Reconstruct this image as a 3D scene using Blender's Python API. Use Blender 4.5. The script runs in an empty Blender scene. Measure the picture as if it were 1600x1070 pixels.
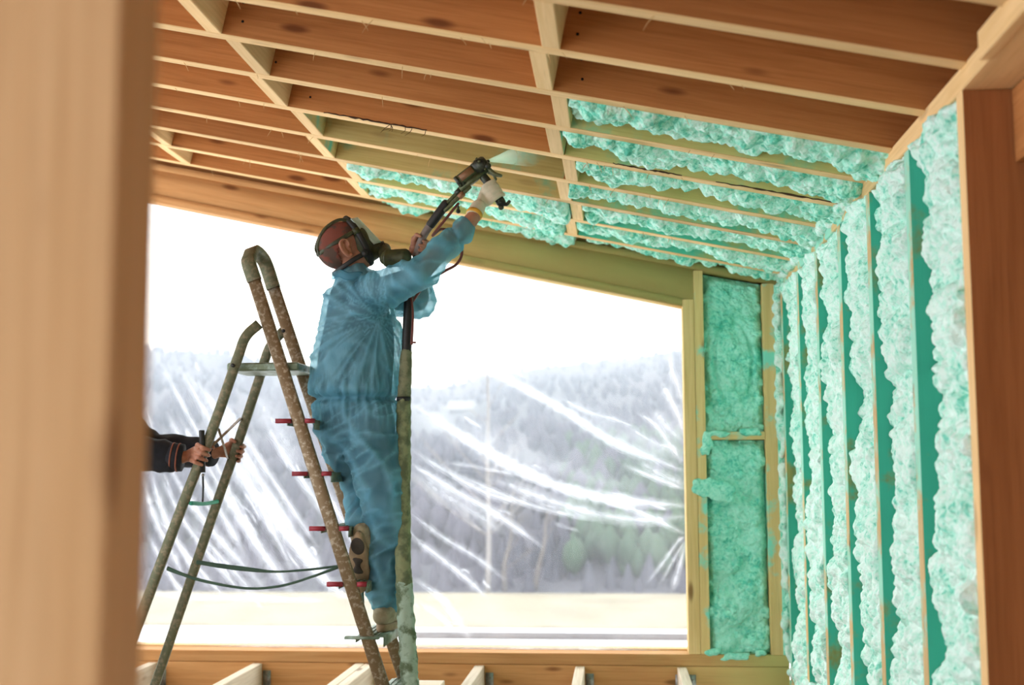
import bpy, bmesh, math, random
import numpy as np
from mathutils import Vector, Matrix, noise as mnoise

random.seed(7)
SC = bpy.context.scene
COL = SC.collection
H = 1.1                       # camera height above the joist tops
# ------------------------------------------------------------------ camera, sky, exposure
YAW, PITCH, ROLL, FPX = math.radians(-4.9116), math.radians(5.9429), math.radians(-0.2351), 1891.4
_f = Vector((math.sin(YAW)*math.cos(PITCH), math.cos(YAW)*math.cos(PITCH), math.sin(PITCH)))
_r = Vector((math.cos(YAW), -math.sin(YAW), 0.0))
_u = _r.cross(_f)
_r, _u = _r*math.cos(ROLL)+_u*math.sin(ROLL), -_r*math.sin(ROLL)+_u*math.cos(ROLL)
cam_data = bpy.data.cameras.new('camera')
cam = bpy.data.objects.new('camera', cam_data)
COL.objects.link(cam)
cam.matrix_world = Matrix(((_r.x, _u.x, -_f.x, 0), (_r.y, _u.y, -_f.y, 0), (_r.z, _u.z, -_f.z, H), (0, 0, 0, 1)))
cam_data.sensor_width = 36.0
cam_data.lens = FPX*36/1600
cam_data.clip_start, cam_data.clip_end = 0.05, 500
cam_data.dof.use_dof = True
cam_data.dof.focus_distance = 5.0
cam_data.dof.aperture_fstop = 2.0
SC.camera = cam

world = bpy.data.worlds.new('overcast_sky')
SC.world = world
world.use_nodes = True
wb = world.node_tree.nodes['Background']
wb.inputs[0].default_value = (0.93, 0.97, 1.0, 1)
wb.inputs[1].default_value = 4.2
SC.view_settings.view_transform = 'Standard'
SC.view_settings.look = 'None'
SC.view_settings.exposure = 0.0
SC.view_settings.gamma = 1.0
SC.view_settings.use_curve_mapping = False


def at(x, y, Y):
    """world point seen at photo pixel (x, y) and standing at depth Y"""
    d = _f + _r*((x-800)/FPX) - _u*((y-535)/FPX)
    p = d*(Y/d.y)
    return Vector((p.x, p.y, p.z+H))


# ------------------------------------------------------------------ materials
MATS = {}


def new_mat(name):
    m = bpy.data.materials.new(name)
    m.use_nodes = True
    nt = m.node_tree
    b = nt.nodes['Principled BSDF']
    MATS[name] = m
    return m, nt, b


def nd(nt, t, **k):
    n = nt.nodes.new(t)
    for a, v in k.items():
        setattr(n, a, v)
    return n


def mixc(nt, fac, a, b, mode='MIX'):
    n = nd(nt, 'ShaderNodeMix', data_type='RGBA', blend_type=mode)
    for i, v in ((0, fac), (6, a), (7, b)):
        if hasattr(v, 'node'):
            nt.links.new(v, n.inputs[i])
        elif isinstance(v, tuple):
            n.inputs[i].default_value = (*v, 1)
        else:
            n.inputs[i].default_value = v
    return n.outputs[2]


def rampf(nt, src, lo, hi):
    n = nd(nt, 'ShaderNodeMapRange', interpolation_type='SMOOTHSTEP')
    n.inputs[1].default_value, n.inputs[2].default_value = lo, hi
    nt.links.new(src, n.inputs[0])
    return n.outputs[0]


def coords(nt, scale=(1, 1, 1), rnd=True, kind='Object'):
    tc = nd(nt, 'ShaderNodeTexCoord')
    mp = nd(nt, 'ShaderNodeMapping')
    mp.inputs['Scale'].default_value = scale
    nt.links.new(tc.outputs[kind], mp.inputs[0])
    if rnd:
        oi = nd(nt, 'ShaderNodeObjectInfo')
        mu = nd(nt, 'ShaderNodeMath', operation='MULTIPLY')
        mu.inputs[1].default_value = 37.0
        nt.links.new(oi.outputs['Random'], mu.inputs[0])
        cb = nd(nt, 'ShaderNodeCombineXYZ')
        for i in range(3):
            nt.links.new(mu.outputs[0], cb.inputs[i])
        nt.links.new(cb.outputs[0], mp.inputs['Location'])
    return mp.outputs[0]


def noise(nt, vec, scale, detail=4, rough=.55, dist=0.0):
    n = nd(nt, 'ShaderNodeTexNoise')
    n.inputs['Scale'].default_value = scale
    n.inputs['Detail'].default_value = detail
    n.inputs['Roughness'].default_value = rough
    n.inputs['Distortion'].default_value = dist
    nt.links.new(vec, n.inputs['Vector'])
    return n.outputs['Fac']


def bump(nt, b, src, strength, dist=0.01):
    n = nd(nt, 'ShaderNodeBump')
    n.inputs['Strength'].default_value = strength
    n.inputs['Distance'].default_value = dist
    nt.links.new(src, n.inputs['Height'])
    nt.links.new(n.outputs[0], b.inputs['Normal'])


def wood(name, light, dark, coat=None, coat_lo=.5, coat_hi=.6, coat_scale=3.0, knots=1.0, grad=None):
    """pine: grain runs along the board's own X; optional thin sprayed coat in patches"""
    m, nt, b = new_mat(name)
    v = coords(nt, (1.1, 20, 20))
    g = noise(nt, v, 1.6, 6, .6, .6)
    g2 = noise(nt, coords(nt, (3.0, 90, 90)), 1.0, 3)
    c = mixc(nt, rampf(nt, g, .25, .8), light, dark)
    c = mixc(nt, rampf(nt, g2, .45, .9), c, tuple(x*.85 for x in dark))
    oi = nd(nt, 'ShaderNodeObjectInfo')
    hv = nd(nt, 'ShaderNodeHueSaturation')
    mr = nd(nt, 'ShaderNodeMapRange')
    mr.inputs[3].default_value, mr.inputs[4].default_value = .86, 1.12
    nt.links.new(oi.outputs['Random'], mr.inputs[0])
    nt.links.new(mr.outputs[0], hv.inputs['Value'])
    nt.links.new(c, hv.inputs['Color'])
    c = hv.outputs[0]
    vo = nd(nt, 'ShaderNodeTexVoronoi')
    vo.inputs['Scale'].default_value = 1.0
    nt.links.new(coords(nt, (2.6, 9, 9)), vo.inputs['Vector'])
    k = rampf(nt, vo.outputs['Distance'], .20, .07)
    mk = nd(nt, 'ShaderNodeMath', operation='MULTIPLY')
    mk.inputs[1].default_value = .95*knots
    nt.links.new(k, mk.inputs[0])
    c = mixc(nt, mk.outputs[0], c, tuple(x*y for x, y in zip(dark, (.42, .33, .3))))
    if coat:
        cn = noise(nt, coords(nt, (1, 1, 1)), coat_scale, 5, .6)
        if grad:
            sx = nd(nt, 'ShaderNodeSeparateXYZ')
            nt.links.new(coords(nt, rnd=False), sx.inputs[0])
            ma = nd(nt, 'ShaderNodeMath', operation='MULTIPLY_ADD')
            ma.inputs[1].default_value, ma.inputs[2].default_value = .9, -.45
            nt.links.new(cn, ma.inputs[0])
            ad = nd(nt, 'ShaderNodeMath', operation='ADD')
            nt.links.new(sx.outputs[0], ad.inputs[0]); nt.links.new(ma.outputs[0], ad.inputs[1])
            c = mixc(nt, rampf(nt, ad.outputs[0], *grad), c, coat)
        else:
            c = mixc(nt, rampf(nt, cn, coat_lo, coat_hi), c, coat)
    nt.links.new(c, b.inputs['Base Color'])
    b.inputs['Roughness'].default_value = .75
    b.inputs['Specular IOR Level'].default_value = .25
    bump(nt, b, g2, .25, .004)
    return m


def plain(name, col, rough=.6, metal=0.0, var=.25, scale=25.0, col2=None, lo=.4, hi=.65, spec=.4, bmp=0.0):
    m, nt, b = new_mat(name)
    n = noise(nt, coords(nt), scale, 5, .6)
    c2 = col2 or tuple(x*(1-var) for x in col)
    c = mixc(nt, rampf(nt, n, lo, hi), col, c2)
    nt.links.new(c, b.inputs['Base Color'])
    b.inputs['Roughness'].default_value = rough
    b.inputs['Metallic'].default_value = metal
    b.inputs['Specular IOR Level'].default_value = spec
    if bmp:
        bump(nt, b, n, bmp, .004)
    return m


def foam_mat(name, pale, mid, deep, lo, hi):
    """cured foam: pale skin mottled with fresher teal foam, in fine and coarse patches"""
    m, nt, b = new_mat(name)
    v = coords(nt)
    fine = noise(nt, v, 42.0, 5, .65, .4)
    coarse = noise(nt, v, 7.0, 3, .55)
    ma = nd(nt, 'ShaderNodeMath', operation='MULTIPLY_ADD')
    ma.inputs[1].default_value, ma.inputs[2].default_value = .7, -.35
    nt.links.new(coarse, ma.inputs[0])
    ad = nd(nt, 'ShaderNodeMath', operation='ADD')
    nt.links.new(fine, ad.inputs[0]); nt.links.new(ma.outputs[0], ad.inputs[1])
    c = mixc(nt, rampf(nt, ad.outputs[0], lo, hi), pale, mid)
    c = mixc(nt, rampf(nt, ad.outputs[0], hi-.02, hi+.14), c, deep)
    nt.links.new(c, b.inputs['Base Color'])
    b.inputs['Roughness'].default_value = .42
    b.inputs['Specular IOR Level'].default_value = .5
    vo = nd(nt, 'ShaderNodeTexVoronoi')
    vo.inputs['Scale'].default_value = 85
    nt.links.new(v, vo.inputs['Vector'])
    sb = nd(nt, 'ShaderNodeMath', operation='ADD')
    nt.links.new(noise(nt, v, 120.0, 4, .6), sb.inputs[0]); nt.links.new(vo.outputs['Distance'], sb.inputs[1])
    bump(nt, b, sb.outputs[0], .6, .007)
    return m


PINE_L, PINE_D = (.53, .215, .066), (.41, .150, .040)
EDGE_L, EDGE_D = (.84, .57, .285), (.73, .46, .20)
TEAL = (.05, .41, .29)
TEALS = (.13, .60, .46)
wood('shaded_pine', PINE_L, PINE_D)  # dim bounce shade on the rafter sides is put into this colour
wood('lit_pine', EDGE_L, EDGE_D, knots=.5)  # same pine, with the light on the rafter edges put into the colour
wood('grey_pine', (.70, .60, .46), (.55, .44, .31))
wood('pine_stud', (.70, .52, .23), (.60, .42, .16), (.22, .68, .52), .50, .60, 3.4)
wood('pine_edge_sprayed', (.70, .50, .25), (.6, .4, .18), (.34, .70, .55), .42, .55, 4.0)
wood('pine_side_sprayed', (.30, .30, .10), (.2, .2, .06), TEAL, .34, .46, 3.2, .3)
wood('pine_plate_sprayed', (.64, .47, .22), (.55, .36, .15), (.30, .68, .53), .5, .58, 5.0)
wood('olive_coat', (.60, .47, .18), (.50, .37, .12), (.12, .48, .30), .50, .66, 3.0, .3)
wood('header_pine', (.60, .31, .12), (.50, .23, .075), (.60, .41, .15), coat_scale=2.5, grad=(1.8, 3.6))
wood('rim_pine', (.60, .31, .12), (.50, .23, .075), (.50, .48, .17), coat_scale=2.5, grad=(3.6, 4.8))
wood('post_pine', (.66, .42, .22), (.58, .34, .155), knots=.7)
wood('post_shade_pine', (.36, .135, .045), (.27, .095, .028))  # near right post: same pine, its weaker light put into the colour
wood('jamb_pine', (.70, .50, .23), (.60, .40, .15))
wood('teal_coat', (.44, .45, .18), (.35, .34, .12), (.10, .52, .36), .36, .56, 3.0, .3)
wood('bark', (.10, .045, .02), (.035, .015, .008))
wood('sheathing', (.45, .27, .13), (.36, .2, .09))
foam_mat('foam', (.66, .93, .82), (.40, .86, .68), (.10, .60, .43), .36, .52)
foam_mat('foam_wall', (.74, .94, .87), (.54, .90, .77), (.16, .66, .50), .42, .58)
foam_mat('foam_panel', (.38, .85, .67), (.26, .78, .59), (.10, .60, .44), .40, .56)
plain('ladder_metal', (.20, .135, .07), .5, .3, col2=(.42, .36, .27), scale=55, lo=.48, hi=.68, bmp=.2)
plain('ladder_green', (.115, .12, .065), .55, .3, col2=(.22, .18, .11), scale=50, lo=.45, hi=.65, bmp=.2)
plain('step_metal', (.16, .20, .13), .5, .4, col2=(.28, .36, .30), scale=30)
plain('red_plastic', (.30, .022, .035), .5)
plain('black_rubber', (.018, .017, .016), .5, scale=60)
plain('gun_black', (.022, .024, .02), .35, .4, col2=(.06, .07, .045), scale=40)
plain('gun_olive', (.075, .09, .04), .45, .4, col2=(.13, .14, .07), scale=50)
plain('gun_brown', (.30, .15, .075), .5, .2)
plain('hose_sleeve', (.20, .20, .115), .85, col2=(.10, .115, .06), scale=30, bmp=.8)
plain('hose_crust', (.22, .24, .12), .85, col2=(.10, .12, .06), scale=22, bmp=1.0)
plain('hose_foam', (.34, .44, .34), .85, col2=(.10, .14, .075), scale=18, lo=.45, hi=.62, bmp=1.0)
plain('red_hose', (.16, .035, .025), .45)
plain('tape_grey', (.22, .17, .15), .6)
plain('skin', (.42, .19, .115), .5, scale=40, col2=(.36, .15, .09), spec=.35)
plain('glove_cotton', (.62, .54, .40), .9, col2=(.50, .46, .33), scale=18, bmp=.3)
plain('glove_cuff', (.75, .38, .05), .8)
plain('glove_dots', (.05, .05, .045), .6)
plain('cap_cloth', (.17, .045, .028), .85, col2=(.085, .05, .035), scale=14, lo=.5, hi=.56)
plain('mask_olive', (.055, .06, .022), .5, col2=(.03, .032, .014), scale=30)
plain('mask_black', (.02, .02, .018), .5)
plain('dark_cloth', (.030, .026, .024), .9, scale=40)
plain('jacket_cloth', (.012, .013, .018), .85, scale=60)
plain('jacket_stripe', (.22, .07, .04), .8)
plain('trouser_cloth', (.035, .04, .06), .9)
plain('shoe_leather', (.36, .32, .21), .75, col2=(.25, .21, .12), scale=22, bmp=.3)
plain('shoe_sole', (.33, .23, .13), .7, scale=20)
plain('shoe_dark', (.05, .04, .03), .7)
plain('shoe_red', (.35, .05, .04), .7)
plain('steel', (.35, .33, .30), .45, .8, scale=60)
plain('green_cord', (.05, .40, .26), .7)
plain('strap_green', (.05, .10, .065), .7)
plain('snow', (.84, .85, .86), .8, col2=(.78, .78, .78), scale=.6)
plain('straw_field', (.25, .22, .15), .9, col2=(.20, .172, .115), scale=1.2)
plain('soil_track', (.055, .045, .045), .9, col2=(.09, .075, .07), scale=1.0)
plain('hill_wood', (.060, .056, .07), .95, col2=(.045, .05, .055), scale=.12)
plain('forest_bare', (.075, .070, .09), .95, col2=(.05, .052, .066), scale=.15)
plain('forest_green', (.045, .08, .045), .95, col2=(.03, .055, .035), scale=.3)
plain('birch_bark', (.24, .22, .21), .8, col2=(.12, .11, .10), scale=8, lo=.58, hi=.66)
plain('twig', (.14, .12, .11), .9)
plain('house_wall', (.12, .11, .11), .9)
plain('roof_snow', (.20, .21, .22), .8)
plain('dirt', (.10, .075, .05), .95)
plain('screw', (.02, .018, .016), .5, .6)

m, nt, b = new_mat('haze')
nt.nodes.remove(b)
vs = nd(nt, 'ShaderNodeVolumeScatter')
vs.inputs[0].default_value = (.66, .80, 1.0, 1)
vs.inputs['Density'].default_value = .014
nt.links.new(vs.outputs[0], nt.nodes['Material Output'].inputs['Volume'])

# clear visor
m, nt, b = new_mat('visor')
b.inputs['Base Color'].default_value = (.62, .78, .72, 1)
b.inputs['Roughness'].default_value = .12
b.inputs['Alpha'].default_value = .62

# coverall: thin non-woven cloth, light passes through it
m, nt, b = new_mat('coverall_cloth')
v = coords(nt)
n = noise(nt, v, 9.0, 5, .6, .4)
cc = mixc(nt, rampf(nt, n, .35, .7), (.20, .47, .60), (.12, .36, .50))
nt.links.new(cc, b.inputs['Base Color'])
b.inputs['Roughness'].default_value = .6
bump(nt, b, noise(nt, coords(nt, (1, 1, .35)), 34.0, 5, .6, .6), .45, .012)
tl = nd(nt, 'ShaderNodeBsdfTranslucent')
tl.inputs[0].default_value = (.22, .66, .76, 1)
tp = nd(nt, 'ShaderNodeBsdfTransparent')
tp.inputs[0].default_value = (.70, .86, .92, 1)
m1, m2 = nd(nt, 'ShaderNodeMixShader'), nd(nt, 'ShaderNodeMixShader')
m1.inputs[0].default_value = .40
nt.links.new(b.outputs[0], m1.inputs[1]); nt.links.new(tl.outputs[0], m1.inputs[2])
fa_ = nd(nt, 'ShaderNodeAttribute', attribute_name='fold')
mrf = nd(nt, 'ShaderNodeMapRange')
mrf.inputs[3].default_value, mrf.inputs[4].default_value = .56, .04
nt.links.new(fa_.outputs['Fac'], mrf.inputs[0]); nt.links.new(mrf.outputs[0], m2.inputs[0])
nt.links.new(m1.outputs[0], m2.inputs[1]); nt.links.new(tp.outputs[0], m2.inputs[2])
nt.links.new(m2.outputs[0], nt.nodes['Material Output'].inputs[0])


def film(name, opacity, fade):
    m, nt, b = new_mat(name)
    tl = nd(nt, 'ShaderNodeBsdfTranslucent'); tl.inputs[0].default_value = (.88, .90, .95, 1)
    df = nd(nt, 'ShaderNodeBsdfDiffuse'); df.inputs[0].default_value = (.8, .82, .86, 1)
    gl = nd(nt, 'ShaderNodeBsdfGlossy'); gl.inputs[1].default_value = .25
    tp = nd(nt, 'ShaderNodeBsdfTransparent')
    a, c, e = (nd(nt, 'ShaderNodeMixShader') for _ in range(3))
    a.inputs[0].default_value = .3
    nt.links.new(tl.outputs[0], a.inputs[1]); nt.links.new(df.outputs[0], a.inputs[2])
    c.inputs[0].default_value = .0
    nt.links.new(a.outputs[0], c.inputs[1]); nt.links.new(gl.outputs[0], c.inputs[2])
    nt.links.new(tp.outputs[0], e.inputs[1]); nt.links.new(c.outputs[0], e.inputs[2])
    n = noise(nt, coords(nt, (1, 1, 1), rnd=False), 9.0 if fade else 1.3, 5, .6, .8)
    mr = nd(nt, 'ShaderNodeMapRange')
    mr.inputs[1].default_value, mr.inputs[2].default_value = .25, .75
    mr.inputs[3].default_value, mr.inputs[4].default_value = opacity*.6, opacity*1.4
    nt.links.new(n, mr.inputs[0])
    if fade:
        at_ = nd(nt, 'ShaderNodeAttribute', attribute_name='fade')
        mu = nd(nt, 'ShaderNodeMath', operation='MULTIPLY')
        nt.links.new(mr.outputs[0], mu.inputs[0]); nt.links.new(at_.outputs['Fac'], mu.inputs[1])
        nt.links.new(mu.outputs[0], e.inputs[0])
    else:
        nt.links.new(mr.outputs[0], e.inputs[0])
    nt.links.new(e.outputs[0], nt.nodes['Material Output'].inputs[0])
    return m


film('film', .135, False)
film('film_fold', .75, True)

m, nt, b = new_mat('mist')
tp = nd(nt, 'ShaderNodeBsdfTransparent')
df = nd(nt, 'ShaderNodeBsdfTranslucent'); df.inputs[0].default_value = (.6, .85, .75, 1)
d2 = nd(nt, 'ShaderNodeBsdfDiffuse'); d2.inputs[0].default_value = (.6, .85, .75, 1)
a_ = nd(nt, 'ShaderNodeAddShader')
nt.links.new(df.outputs[0], a_.inputs[0]); nt.links.new(d2.outputs[0], a_.inputs[1])
e = nd(nt, 'ShaderNodeMixShader')
at_ = nd(nt, 'ShaderNodeAttribute', attribute_name='fade')
nt.links.new(at_.outputs['Fac'], e.inputs[0])
nt.links.new(tp.outputs[0], e.inputs[1]); nt.links.new(a_.outputs[0], e.inputs[2])
nt.links.new(e.outputs[0], nt.nodes['Material Output'].inputs[0])

# ------------------------------------------------------------------ object helpers
WM = {}


def put(o, parent=None, M=None):
    M = M or Matrix.Identity(4)
    COL.objects.link(o)
    if parent is not None:
        o.parent = parent
        o.matrix_parent_inverse = WM[parent.name].inverted()
    o.matrix_basis = M
    WM[o.name] = M
    return o


def tag(o, label=None, cat=None, group=None, kind=None):
    for k, v in (('label', label), ('category', cat), ('group', group), ('kind', kind)):
        if v:
            o[k] = v
    return o


def thing(name, label, cat, loc, group=None):
    o = bpy.data.objects.new(name, None)
    o.empty_display_size = .05
    put(o, None, Matrix.Translation(loc))
    return tag(o, label, cat, group)


def struct_root(name, loc=(0, 0, 0)):
    o = bpy.data.objects.new(name, None)
    put(o, None, Matrix.Translation(loc))
    return tag(o, kind='structure')


def mesh_np(name, V, F4, smooth=True, F3=None):
    me = bpy.data.meshes.new(name)
    V = np.asarray(V, np.float32)
    F4 = np.asarray(F4, np.int32).reshape(-1, 4)
    n4 = len(F4)
    idx = F4.ravel()
    starts = np.arange(n4)*4
    if F3 is not None and len(F3):
        F3 = np.asarray(F3, np.int32).reshape(-1, 3)
        starts = np.concatenate([starts, n4*4+np.arange(len(F3))*3])
        idx = np.concatenate([idx, F3.ravel()])
    me.vertices.add(len(V)); me.vertices.foreach_set('co', V.ravel())
    me.loops.add(len(idx)); me.loops.foreach_set('vertex_index', idx.astype(np.int32))
    me.polygons.add(len(starts)); me.polygons.foreach_set('loop_start', starts.astype(np.int32))
    me.update(calc_edges=True)
    me.validate()
    if smooth:
        me.polygons.foreach_set('use_smooth', np.ones(len(me.polygons), bool))
    return me


def obj(name, me, mat, parent=None, M=None, label=None):
    o = bpy.data.objects.new(name, me)
    for mm in (mat if isinstance(mat, (list, tuple)) else [mat]):
        if len(me.materials) < (len(mat) if isinstance(mat, (list, tuple)) else 1):
            me.materials.append(MATS[mm])
    put(o, parent, M)
    if label:
        o['label'] = label
    return o


def frame(x, up, origin):
    x = Vector(x).normalized()
    y = Vector(up).cross(x).normalized()
    z = x.cross(y)
    return Matrix(((x.x, y.x, z.x, origin[0]), (x.y, y.y, z.y, origin[1]), (x.z, y.z, z.z, origin[2]), (0, 0, 0, 1)))


def box_mesh(name, x0, x1, y0, y1, z0, z1, bev=.003, two=False, seg=1):
    bm = bmesh.new()
    bmesh.ops.create_cube(bm, size=1)
    for v in bm.verts:
        v.co = Vector((x0+(v.co.x+.5)*(x1-x0), y0+(v.co.y+.5)*(y1-y0), z0+(v.co.z+.5)*(z1-z0)))
    if bev:
        bmesh.ops.bevel(bm, geom=bm.edges[:], offset=bev, segments=seg, affect='EDGES')
    bm.normal_update()
    if two:
        for f in bm.faces:
            if abs(f.normal.z) > .3:
                f.material_index = 1
    me = bpy.data.meshes.new(name)
    bm.to_mesh(me); bm.free()
    return me


def beam(name, parent, a, b, w, h, mat, up=(0, 0, 1), bev=.003, label=None):
    """board from a to b (centre line of its lower face), w across, h along up; slot 1 = the two narrow faces"""
    a, b = Vector(a), Vector(b)
    me = box_mesh(name, 0, (b-a).length, -w/2, w/2, 0, h, bev, True)
    mats = mat if isinstance(mat, (list, tuple)) else [mat, mat]
    o = bpy.data.objects.new(name, me)
    for q in mats:
        me.materials.append(MATS[q])
    put(o, parent, frame(b-a, up, a))
    if label:
        o['label'] = label
    return o


def spline(P, n):
    """Catmull-Rom samples through points of any dimension"""
    P = np.array(P, float)
    Q = np.vstack([2*P[0]-P[1], P, 2*P[-1]-P[-2]])
    out = []
    for i in range(len(P)-1):
        p0, p1, p2, p3 = Q[i:i+4]
        for t in np.linspace(0, 1, n, endpoint=False):
            out.append(.5*((2*p1)+(-p0+p2)*t+(2*p0-5*p1+4*p2-p3)*t*t+(-p0+3*p1-3*p2+p3)*t**3))
    out.append(P[-1])
    return np.array(out)


class Geo:
    """collects tubes, boxes and balls into one mesh"""
    def __init__(s):
        s.V, s.F4, s.F3, s.n = [], [], [], 0

    def add(s, V, F4=(), F3=()):
        s.V.append(np.asarray(V, float))
        if len(F4):
            s.F4.append(np.asarray(F4)+s.n)
        if len(F3):
            s.F3.append(np.asarray(F3)+s.n)
        s.n += len(V)
        return s

    def tube(s, P, R, seg=12, sm=4, ref=None, cap=True, flat=False):
        """P points, R radius or (a,b) per point; a lies along ref, b across it"""
        P = np.array([list(p) for p in P], float)
        R = np.array([(r, r) if np.isscalar(r) else r for r in (R if hasattr(R, '__len__') else [R]*len(P))], float)
        if sm > 1 and len(P) > 2:
            S = spline(np.hstack([P, R]), sm)
        elif sm > 1 and not flat:
            S = np.hstack([P, R])
        else:
            S = np.hstack([P, R])
        P, R = S[:, :3], np.maximum(S[:, 3:], 1e-4)
        T = np.gradient(P, axis=0)
        T /= np.linalg.norm(T, axis=1, keepdims=True)+1e-12
        if cap and not flat:      # rounded ends
            r0, r1 = R[0].mean(), R[-1].mean()
            P = np.vstack([P[0]-T[0]*r0*.75, P[0]-T[0]*r0*.5, P, P[-1]+T[-1]*r1*.5, P[-1]+T[-1]*r1*.75])
            R = np.vstack([R[0]*.35, R[0]*.8, R, R[-1]*.8, R[-1]*.35])
            T = np.vstack([T[0], T[0], T, T[-1], T[-1]])
        A = np.array(ref if ref is not None else ((0, 0, 1) if abs(T[0][2]) < .9 else (1, 0, 0)), float)
        ang = np.linspace(0, 2*math.pi, seg, endpoint=False)
        V = []
        for p, t, r in zip(P, T, R):
            a = A-t*(A@t)
            a /= np.linalg.norm(a)+1e-12
            if ref is None:
                A = a
            b = np.cross(t, a)
            V.append(p+np.outer(np.cos(ang)*r[0], a)+np.outer(np.sin(ang)*r[1], b))
        n = len(P)
        V = np.vstack(V)
        i = np.arange(n-1)[:, None]*seg+np.arange(seg)[None]
        j = np.arange(n-1)[:, None]*seg+(np.arange(seg)[None]+1) % seg
        F = np.stack([i, j, j+seg, i+seg], -1).reshape(-1, 4)
        c0, c1 = len(V), len(V)+1
        V = np.vstack([V, P[0], P[-1]])
        k = np.arange(seg)
        F3 = [(c0, (q+1) % seg, q) for q in k]+[(c1, (n-1)*seg+q, (n-1)*seg+(q+1) % seg) for q in k]
        return s.add(V, F, F3)

    def ball(s, c, r, M=None, nu=16, nv=10):
        r = np.array(r if hasattr(r, '__len__') else (r, r, r), float)
        th = np.linspace(0, math.pi, nv+1)[1:-1]
        ph = np.linspace(0, 2*math.pi, nu, endpoint=False)
        V = [(math.sin(t)*math.cos(p), math.sin(t)*math.sin(p), math.cos(t)) for t in th for p in ph]+[(0, 0, 1), (0, 0, -1)]
        V = np.array(V)*r
        if M is not None:
            V = V@np.array(M).T
        V = V+np.array(list(c))
        n = len(th)
        F4 = [(i*nu+k, (i+1)*nu+k, (i+1)*nu+(k+1) % nu, i*nu+(k+1) % nu) for i in range(n-1) for k in range(nu)]
        F3 = [(n*nu, k, (k+1) % nu) for k in range(nu)]+[(n*nu+1, (n-1)*nu+(k+1) % nu, (n-1)*nu+k) for k in range(nu)]
        return s.add(V, F4, F3)

    def box(s, M, x0, x1, y0, y1, z0, z1):
        V = np.array([(x, y, z) for x in (x0, x1) for y in (y0, y1) for z in (z0, z1)], float)
        R = np.array(M.to_3x3()); V = V@R.T+np.array(M.translation)
        return s.add(V, [(0, 1, 3, 2), (4, 6, 7, 5), (0, 4, 5, 1), (2, 3, 7, 6), (0, 2, 6, 4), (1, 5, 7, 3)])

    def mesh(s, name, smooth=True):
        V = np.vstack(s.V)
        F4 = np.vstack(s.F4) if s.F4 else np.zeros((0, 4), int)
        F3 = np.vstack(s.F3) if s.F3 else None
        return mesh_np(name, V, F4, smooth, F3)

    def obj(s, name, mat, parent=None, label=None, smooth=True):
        return obj(name, s.mesh(name, smooth), mat, parent, None, label)

    def union(s, name, voxel, smooth=4):
        """one continuous skin over everything collected"""
        me = s.mesh(name)
        o = bpy.data.objects.new('tmp', me)
        COL.objects.link(o)
        r = o.modifiers.new('r', 'REMESH'); r.mode = 'VOXEL'; r.voxel_size = voxel; r.use_smooth_shade = True
        if smooth:
            q = o.modifiers.new('s', 'SMOOTH'); q.iterations = smooth; q.factor = .5
        dg = bpy.context.evaluated_depsgraph_get()
        out = bpy.data.meshes.new_from_object(o.evaluated_get(dg))
        out.name = name
        bpy.data.objects.remove(o)
        bpy.data.meshes.remove(me)
        out.polygons.foreach_set('use_smooth', np.ones(len(out.polygons), bool))
        return out


def get_co(me):
    a = np.empty(len(me.vertices)*3, np.float32); me.vertices.foreach_get('co', a)
    return a.reshape(-1, 3).astype(float)


def get_no(me):
    a = np.empty(len(me.vertices)*3, np.float32); me.vertices.foreach_get('normal', a)
    return a.reshape(-1, 3).astype(float)


def set_co(me, c):
    me.vertices.foreach_set('co', np.asarray(c, np.float32).ravel()); me.update()


# ------------------------------------------------------------------ foam height fields
def vnoise(u, v, scale, seed):
    rs = np.random.RandomState(seed)
    t = rs.rand(97, 97)
    a, b = u*scale+11.3, v*scale+5.7
    i, j = np.floor(a).astype(int), np.floor(b).astype(int)
    x, y = a-i, b-j
    x, y = x*x*(3-2*x), y*y*(3-2*y)
    g = lambda p, q: t[p % 97, q % 97]
    return (g(i, j)*(1-x)+g(i+1, j)*x)*(1-y)+(g(i, j+1)*(1-x)+g(i+1, j+1)*x)*y


def blobs(U, V, du, layers, seed, nu, nv):
    """sum of layers of overlapping round puffs"""
    rs = np.random.RandomState(seed)
    tot = np.zeros((nu, nv))
    us, vs = np.linspace(0, U, nu), np.linspace(0, V, nv)
    for r0, r1, dens, k, an in layers:
        L = np.zeros((nu, nv))
        n = int(U*V*dens/((r0+r1)/2)**2)
        for q in range(n):
            cu, cv, r = rs.rand()*U, rs.rand()*V, r0+(r1-r0)*rs.rand()**1.5
            ru = r*an*(.8+.4*rs.rand())
            i0, i1 = np.searchsorted(us, (cu-ru, cu+ru)); j0, j1 = np.searchsorted(vs, (cv-r, cv+r))
            if i1 <= i0 or j1 <= j0:
                continue
            d = ((us[i0:i1, None]-cu)/ru)**2+((vs[None, j0:j1]-cv)/r)**2
            L[i0:i1, j0:j1] = np.maximum(L[i0:i1, j0:j1], np.sqrt(np.maximum(1-d, 0))*r*k*(.7+.5*rs.rand()))
        tot += L
    return tot


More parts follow.
